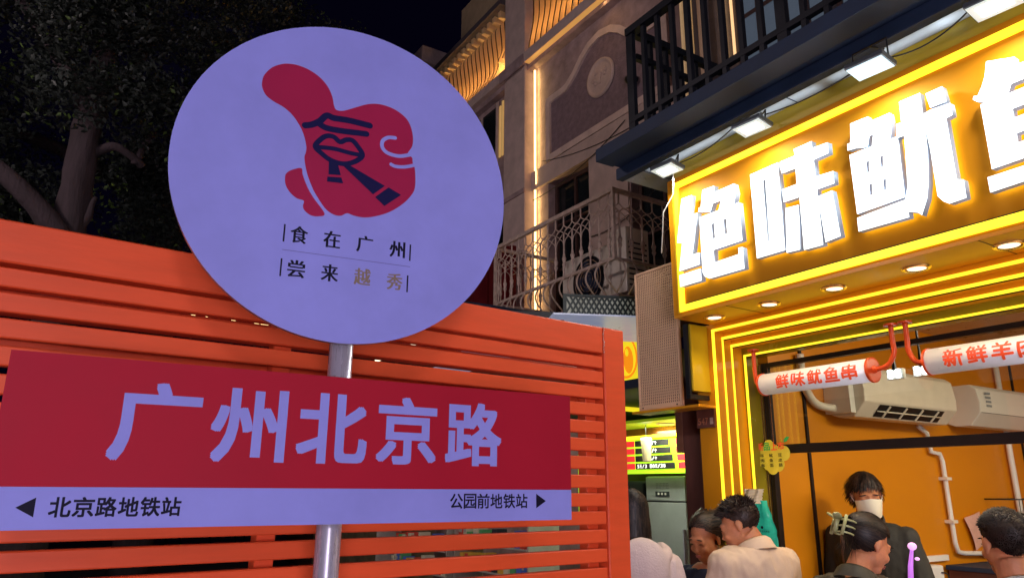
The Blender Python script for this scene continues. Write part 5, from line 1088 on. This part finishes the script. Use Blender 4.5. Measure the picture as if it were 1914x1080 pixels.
    if collar in ('shirt', 'polo', 'stand'):
        bm = bmesh.new(); N = 28; c = P.T((0, .010, 1.452)); Rr = P.Rl @ Matrix.Rotation(P.bow*.35, 3, 'X'); rows = []
        for (rr, zz) in ((.082, -.012), (.078, .012), (.076, .038 if collar != 'stand' else .05), (.088, .030), (.104, -.004), (.108, -.014)) if collar != 'stand' else ((.09, -.015), (.086, .02), (.082, .045), (.076, .045), (.078, .0)):
            row = []
            for k in range(N+1):
                a = math.radians(-90+14+(360-28)*k/N); fr = .5+.5*math.sin(a)       # lower at the throat
                row.append(bm.verts.new(c + Rr @ Vector((rr*math.cos(a)*.92, rr*math.sin(a)*.95, zz*(.55+.45*fr) - .035*(1-fr)))))
            rows.append(row)
        for j in range(len(rows)-1):
            for k in range(N): bm.faces.new((rows[j][k], rows[j][k+1], rows[j+1][k+1], rows[j+1][k]))
        o = fin(bm, 'collar', collar_m or top_m, root, world=False, smooth=True)
    if collar == 'hood':
        bm = bmesh.new(); c = P.T((0, .055, 1.43)); pts = [c + Vector((.125*math.cos(a), .10*math.sin(a), -.035*math.sin(a)+.01)) for a in np.linspace(-.6, math.pi+.6, 15)]
        loft(bm, pts, [.02]+[.034]*13+[.02], 14); ell(bm, c+Vector((0, .075, -.05)), (.125, .065, .13)); remesh(bm, 'hood', .008, top_m, root, 20, disp=.002, dscale=.25)
    bm = bmesh.new()
    loft(bm, [(0, .005, .78), (0, .0, .88), (0, .0, .97)], [(.178, .13), (.176, .13), (.165, .122)], 22, up=(0, 1, 0))
    for e in (1, -1):
        x = e*.094; loft(bm, [(x, .0, .90), (x, -.002, .78), (x*1.03, -.008, .50), (x*1.04, .012, .28), (x*1.05, .016, .10)], [.098, .098, .075, .068, .062], 16)
    remesh(bm, 'trousers', .012, bottom_m, root, 4, disp=.005, dscale=.2)
    for e in (1, -1):
        bm = bmesh.new(); x = e*.0975; loft(bm, [(x, .065, .05), (x, .04, .055), (x, -.04, .05), (x, -.12, .035), (x, -.165, .03)], [(.03, .04), (.044, .052), (.050, .05), (.05, .034), (.025, .02)], 16, up=(0, 0, 1)); box('sole', BLACKM, fin(bm, 'shoe', SHOE, root, world=False, smooth=True), x-.045, x+.045, -.17, .09, .002, .018, world=False) if False else fin(bm, 'shoe', SHOE, root, world=False, smooth=True)
    # --- hair
    hair(P, root, hair_style, hair_m)
    if extras:
        for k, v in extras.items():
            if callable(v): v(P, root)
    return root
def strands(bm, P, roots, fn, wd=.0045, seg=4):
    """thin tapered locks; fn(root, normal, t) gives the head-local point at t in 0..1"""
    R = P.R()
    for (r, n) in roots:
        pts = [fn(r, n, k/seg) for k in range(seg+1)]; W = [P.Hd(p) for p in pts]; d = (W[-1]-W[0]); 
        if d.length < 1e-5: continue
        sd = d.normalized().cross(R @ n); sd = sd.normalized() if sd.length > 1e-4 else Vector((1, 0, 0)); prev = None
        for k, q in enumerate(W):
            w_ = wd*(1-(k/seg)**2*.85); a, b = bm.verts.new(q-sd*w_), bm.verts.new(q+sd*w_)
            if prev: bm.faces.new((prev[0], prev[1], b, a))
            prev = (a, b)
def hair(P, root, style, m):
    rnd = random.Random(hash(style) % 1000 if False else len(style)*7)
    C = Vector((0, .020, .044)); A = Vector((.079, .099, .089))
    def surf(d, k=1.): d = d.normalized(); return C + Vector((A.x*d.x, A.y*d.y, A.z*d.z))*k
    def covered(p, style):      # is the skull point under hair
        front = p.y < -.045; hl = (.072 if style != 'swept' else .094) - .015*abs(p.x)/.07
        if front: return p.z > hl
        if p.y < .0: return p.z > .028 + max(0, -p.y)*.9
        low = {'short': -.018, 'crop': -.012, 'fringe': -.03, 'long': -.09, 'bun': -.035, 'swept': -.03}[style]
        return p.z > low - (.035 if p.y > .05 else .0)
    bm = bmesh.new(); bmesh.ops.create_uvsphere(bm, u_segments=96, v_segments=64, radius=1)
    dele = []
    for v in bm.verts:
        d = v.co.copy(); q = surf(d, 1.0 + .025*noise.noise(d*4)); 
        if q.z < .02 and q.y > 0: q.y = q.y*(1+ .0) ; 
        v.co = q
    for f_ in bm.faces:
        if not covered(f_.calc_center_median(), style): dele.append(f_)
    bmesh.ops.delete(bm, geom=dele, context='FACES')
    for v in bm.verts: v.co = P.Hd(v.co)
    roots = []
    N = {'short': 3400, 'crop': 4200, 'fringe': 3000, 'long': 3200, 'bun': 3000, 'swept': 3000}[style]
    while len(roots) < N:
        d = Vector((rnd.gauss(0, 1), rnd.gauss(0, 1), rnd.gauss(0, 1))).normalized(); p = surf(d, .99)
        if covered(p, style): roots.append((p, d))
    down = P.R().transposed() @ P.Rl.transposed() @ Vector((0, 0, -1)) if False else (P.R().inverted() @ Vector((0, 0, -1)))
    def f(r, n, t):
        j = (hash((round(r.x*9999), round(r.y*9999))) % 1000)/1000
        if style == 'short':
            L = (.024 if n.z > .3 else .009)*(.5+.8*j); sw = Vector((.4*math.sin(j*40), -.35+.5*math.cos(j*31), .15)); return r + (n*.75+sw*.8*t)*L*t
        if style == 'crop':
            L = (.015 if n.z > .3 else .007)*(.6+.8*j); return r + (n*.6 + Vector((.1*math.sin(j*50), -.6 if n.z > .2 else .1, -.3 if n.z < .2 else .0))*t)*L*t
        if style == 'fringe':
            L = .048*(.5+.7*j); fl = Vector((r.x*7+.35*math.sin(j*60)-.3, -.7 if r.y < .03 else .35, -.05)); q = r + (n*.5*(1-t)+fl*.7)*L*t + Vector((0, 0, -.5))*L*t*t
        elif style == 'long':
            L = .27*(.4+.7*j); q = r + (n*.10+Vector((0, .12, 0)))*min(L*t, .06) + down*L*t + Vector((.01*math.sin(j*30+t*4), .01*math.cos(j*20+t*5), 0))*t
        elif style == 'swept':
            L = .12*(.6+.5*j); q = r + (Vector((.35*(1 if r.x > .0 else -1), .8, -.30)) + .25*Vector((math.sin(j*50), 0, math.cos(j*44))))*L*t + n*.012*math.sin(3.1*t)*j
        else:
            tgt = Vector((.0, .112, .04)) if style == 'bun' else Vector((0, .1, .02)); q = r.lerp(tgt, t*.85) + Vector((0, 0, .008*math.sin(j*50)*t))
        e = Vector(((q.x-C.x)/A.x, (q.y-C.y)/A.y, (q.z-C.z)/A.z)); l = e.length
        if l < 1.03+.05*j: q = C + Vector((A.x*e.x, A.y*e.y, A.z*e.z))*((1.03+.06*j)/max(l, 1e-4))
        return q
    strands(bm, P, roots, f, wd={'short': .0022, 'crop': .0018, 'fringe': .0024, 'long': .0026, 'bun': .0022, 'swept': .0022}[style], seg=3 if style in ('short', 'crop') else 5)
    if style == 'bun':
        roots2 = []
        for k in range(260):
            a = rnd.uniform(0, 6.283); roots2.append((Vector((0, .114, .035)), Vector((math.cos(a), .2, math.sin(a)))))
        def g(r, n, t): return r + Vector((n.x*.040*math.sin(t*3.1), .022+.02*math.cos(t*6)+.004*math.sin(n.x*40), n.z*.042*math.sin(t*3.1+.2)+.01*t))
        ell(bm, P.Hd((0, .118, .035)), (.034, .026, .038), rot=P.R(), seg=14, rings=10); strands(bm, P, roots2, g, .003, 5)
        # loose wisps at the nape
        rr = [(Vector((rnd.uniform(-.05, .05), .09+rnd.uniform(0, .02), -.02+rnd.uniform(-.03, .03))), Vector((0, 1, 0))) for k in range(60)]
        strands(bm, P, rr, lambda r, n, t: r + down*.06*t*(.4+abs(math.sin(r.x*900))) + Vector((.02*math.sin(r.x*700)*t, .02*t, 0)), .0012, 3)
    o = fin(bm, 'hair', m, root, world=False, smooth=True)
    sd = o.modifiers.new('thick', 'SOLIDIFY') if False else None
    return o

SHOE = mat('dark_shoe', (.03, .03, .035), .45)
DENIM = mat('dark_trousers', (.03, .035, .055), .8, bump=.2, bscale=200)
KHAKI = mat('grey_trousers', (.12, .11, .10), .8)
SHIRT_C = mat('cream_cotton', (.68, .50, .35), .8, var=.05, scale=6, bump=.15, bscale=300)
SHIRT_G = mat('grey_blue_cotton', (.30, .31, .36), .8, var=.06, scale=6, bump=.15, bscale=300)
SHIRT_K = mat('black_cotton', (.028, .026, .022), .75, var=.1, scale=6, bump=.15, bscale=300)
SHEER_K = mat('olive_black_fabric', (.045, .040, .025), .6, var=.25, scale=8, bump=.2, bscale=200)
NAVY = mat('navy_cotton', (.018, .024, .06), .8, var=.1)
HOODIE = mat('pale_pink_fleece', (.62, .50, .47), .9, var=.06, bump=.3, bscale=120)
MASKM = mat('pale_face_mask', (.88, .82, .66), .7, var=.03)
CLIPM = mat('pale_green_plastic', (.42, .44, .20), .3, var=.05)
STRAPM = mat('brown_strap', (.16, .08, .05), .6)

hang = lambda e, z=0: (Vector((e*.235, .02, 1.10)), Vector((e*.235, -.06, .86)), (-e, 0, 0), .5)
fwd = lambda e, up=0., inn=0.: (Vector((e*.225, -.04, 1.12)), Vector((e*(.12-inn), -.27, 1.10+up)), (-e*.5, 0, -.6), .8)

# man in the cream shirt, seen from behind, head bowed to the left
Pm = Pose(lean=.03, bow=.36, yaw=.62, nk=.078, hs=.86)
person('man in a loose cream shirt seen from behind with spiky black hair and bowed head', (2.60, 2.27, 1.500), 4, Pm, [fwd(1, .02), fwd(-1, .02)], 'shirt', SHIRT_C, KHAKI, 'short', HAIR2, sleeve=.75, collar='shirt', top_disp=.007, extras={'loose': 1})
# woman behind him looking down to the left
Pw = Pose(lean=.05, bow=.32, yaw=-.25, female=True)
def slip(P, root):
    pass
person('woman in a navy top looking down between the fridge and the cream shirt', (2.74, 2.60, 1.425), 252, Pw, [fwd(1, .05), fwd(-1, .05)], 'top', NAVY, DENIM, 'swept', HAIR2, sleeve=.5, collar='vneck')
# woman with long hair and a pale hooded top, half behind the fence post
Ph = Pose(lean=.0, bow=.18, yaw=.2, female=True)
person('woman with long black hair and a pale hooded top half hidden by the fence post', (2.285, 2.62, 1.525), 25, Ph, [hang(1), hang(-1)], 'hooded_top', HOODIE, DENIM, 'long', HAIR, sleeve=1.9, collar='hood', top_disp=.006, extras={'loose': 1})
# shop worker with a face mask
def facemask(P, root):
    bm = bmesh.new(); N, K = 14, 9; rows = []
    for j in range(K):
        t = j/(K-1); row = []
        for i in range(N+1):
            u = i/N*2-1; a = u*1.25; z = -.002-.092*t + .006*math.sin(t*math.pi)*0; rx = .074-.012*t; ry = .100-.010*t+.012*math.sin(t*math.pi*.9)
            row.append(bm.verts.new(P.Hd((rx*math.sin(a), .0-ry*math.cos(a)**.8*1.0-.004+.0014*math.sin(t*28), z+(1-abs(u))*.018*(1-t) ))))
        rows.append(row)
    for j in range(K-1):
        for i in range(N): bm.faces.new((rows[j][i], rows[j][i+1], rows[j+1][i+1], rows[j+1][i]))
    fin(bm, 'face_mask', MASKM, root, world=False, smooth=True)
    for e in (1, -1): tube('ear_loop', MASKM, root, [P.Hd((e*.070, -.03, -.01)), P.Hd((e*.080, -.005, .012)), P.Hd((e*.078, .02, .01))], .0015, 5, world=False)
    bm = bmesh.new()
    for e in (1, -1): loft(bm, [P.T((e*.09, -.112, 1.25)), P.T((e*.095, -.100, 1.38)), P.T((e*.085, -.02, 1.455)), P.T((e*.07, .07, 1.44))], [(.016, .004)]*4, 8)
    fin(bm, 'apron_strap', STRAPM, root, world=False, smooth=True)
    bm = bmesh.new(); loft(bm, [P.T((0, -.075, .60)), P.T((0, -.085, .95)), P.T((0, -.065, 1.24))], [(.15, .075), (.15, .075), (.10, .085)], 20, up=(0, 1, 0)); remesh(bm, 'apron', .012, STRAPM, root, 4)
Ps = Pose(lean=.03, bow=.18, yaw=.62, roll=-.05)
person('shop worker in black with a pale face mask and dark fringe behind the counter', (3.80, 2.435, 1.615), 262, Ps, [hang(1), hang(-1)], 't_shirt', SHIRT_K, DENIM, 'fringe', HAIR2, sleeve=.72, collar='stand', extras={'mask': facemask})
# woman with a claw clip
def clip(P, root):
    bm = bmesh.new()
    for s in (1, -1):
        for k in range(3):
            x = s*.004; z = -.012+k*.028
            loft(bm, spline([(s*.006, .168, z), (s*.030, .160, z+.004), (s*.045, .130, z+.008), (s*.036, .105, z+.01)], n=3) if False else [P.Hd(q) for q in spline([(s*.006, .172, z), (s*.034, .162, z+.004), (s*.047, .132, z+.008), (s*.040, .112, z+.01)], n=3)], [.0040]*10, 6)
        loft(bm, [P.Hd((s*.034, .164, -.02)), P.Hd((s*.036, .164, .068))], [.007, .007], 8)
    loft(bm, [P.Hd((0, .175, -.015)), P.Hd((0, .178, .065))], [.010, .010], 8)
    for s in (1, -1): loft(bm, [P.Hd((s*.006, .176, .045)), P.Hd((s*.022, .20, .053)), P.Hd((s*.026, .212, .055))], [(.018, .006), (.018, .006), (.014, .005)], 10)
    o = fin(bm, 'claw_clip', CLIPM, root, world=False, smooth=True)
    bm = bmesh.new(); loft(bm, [P.T((.10, -.10, 1.36)), P.T((.125, .0, 1.425)), P.T((.11, .09, 1.36)), P.T((.09, .125, 1.20))], [(.012, .003)]*4, 8); fin(bm, 'bag_strap', SHEER_K, root, world=False)
Pc = Pose(lean=.08, bow=.36, yaw=-.45, female=True)
person('woman in a black top with dark hair held up by a pale green claw clip', (2.78, 1.80, 1.445), 80, Pc, [fwd(1, .06), fwd(-1, .06)], 'blouse', SHEER_K, DENIM, 'bun', HAIR, sleeve=1.4, collar='shirt', top_disp=.008, extras={'clip': clip, 'loose': 1})
# man in grey at the right edge
Pg = Pose(lean=.0, bow=.12, yaw=.0)
person('man in a grey blue polo shirt seen from behind, cut by the right photo edge', (2.83, 1.325, 1.475), 36, Pg, [fwd(1), fwd(-1)], 'polo_shirt', SHIRT_G, KHAKI, 'crop', HAIR, sleeve=.6, collar='polo', top_disp=.006)
# lit toy wand
wd_ = thing('glowing_wand', 'small violet glowing toy wand held up in front of the counter', 'toy', (2.80, 1.66, 1.2))
VG = glow('violet_glow', (.55, .18, .75), .6)
tube('wand_stick', VG, wd_, [(2.80, 1.668, 1.22), (2.80, 1.650, 1.38), (2.80, 1.637, 1.44)], [.012, .009, .006], 10)
bm = bmesh.new(); ell(bm, (2.80, 1.634, 1.452), (.014, .016, .014)); fin(bm, 'wand_tip', glow('pink_glow', (.85, .45, .85), .75), wd_, smooth=True)
bm = bmesh.new(); ell(bm, (2.79, 1.615, 1.41), (.007, .009, .006)); fin(bm, 'wand_bead', bpy.data.materials['pink_glow'], wd_, smooth=True)
bpy.context.view_layer.update()
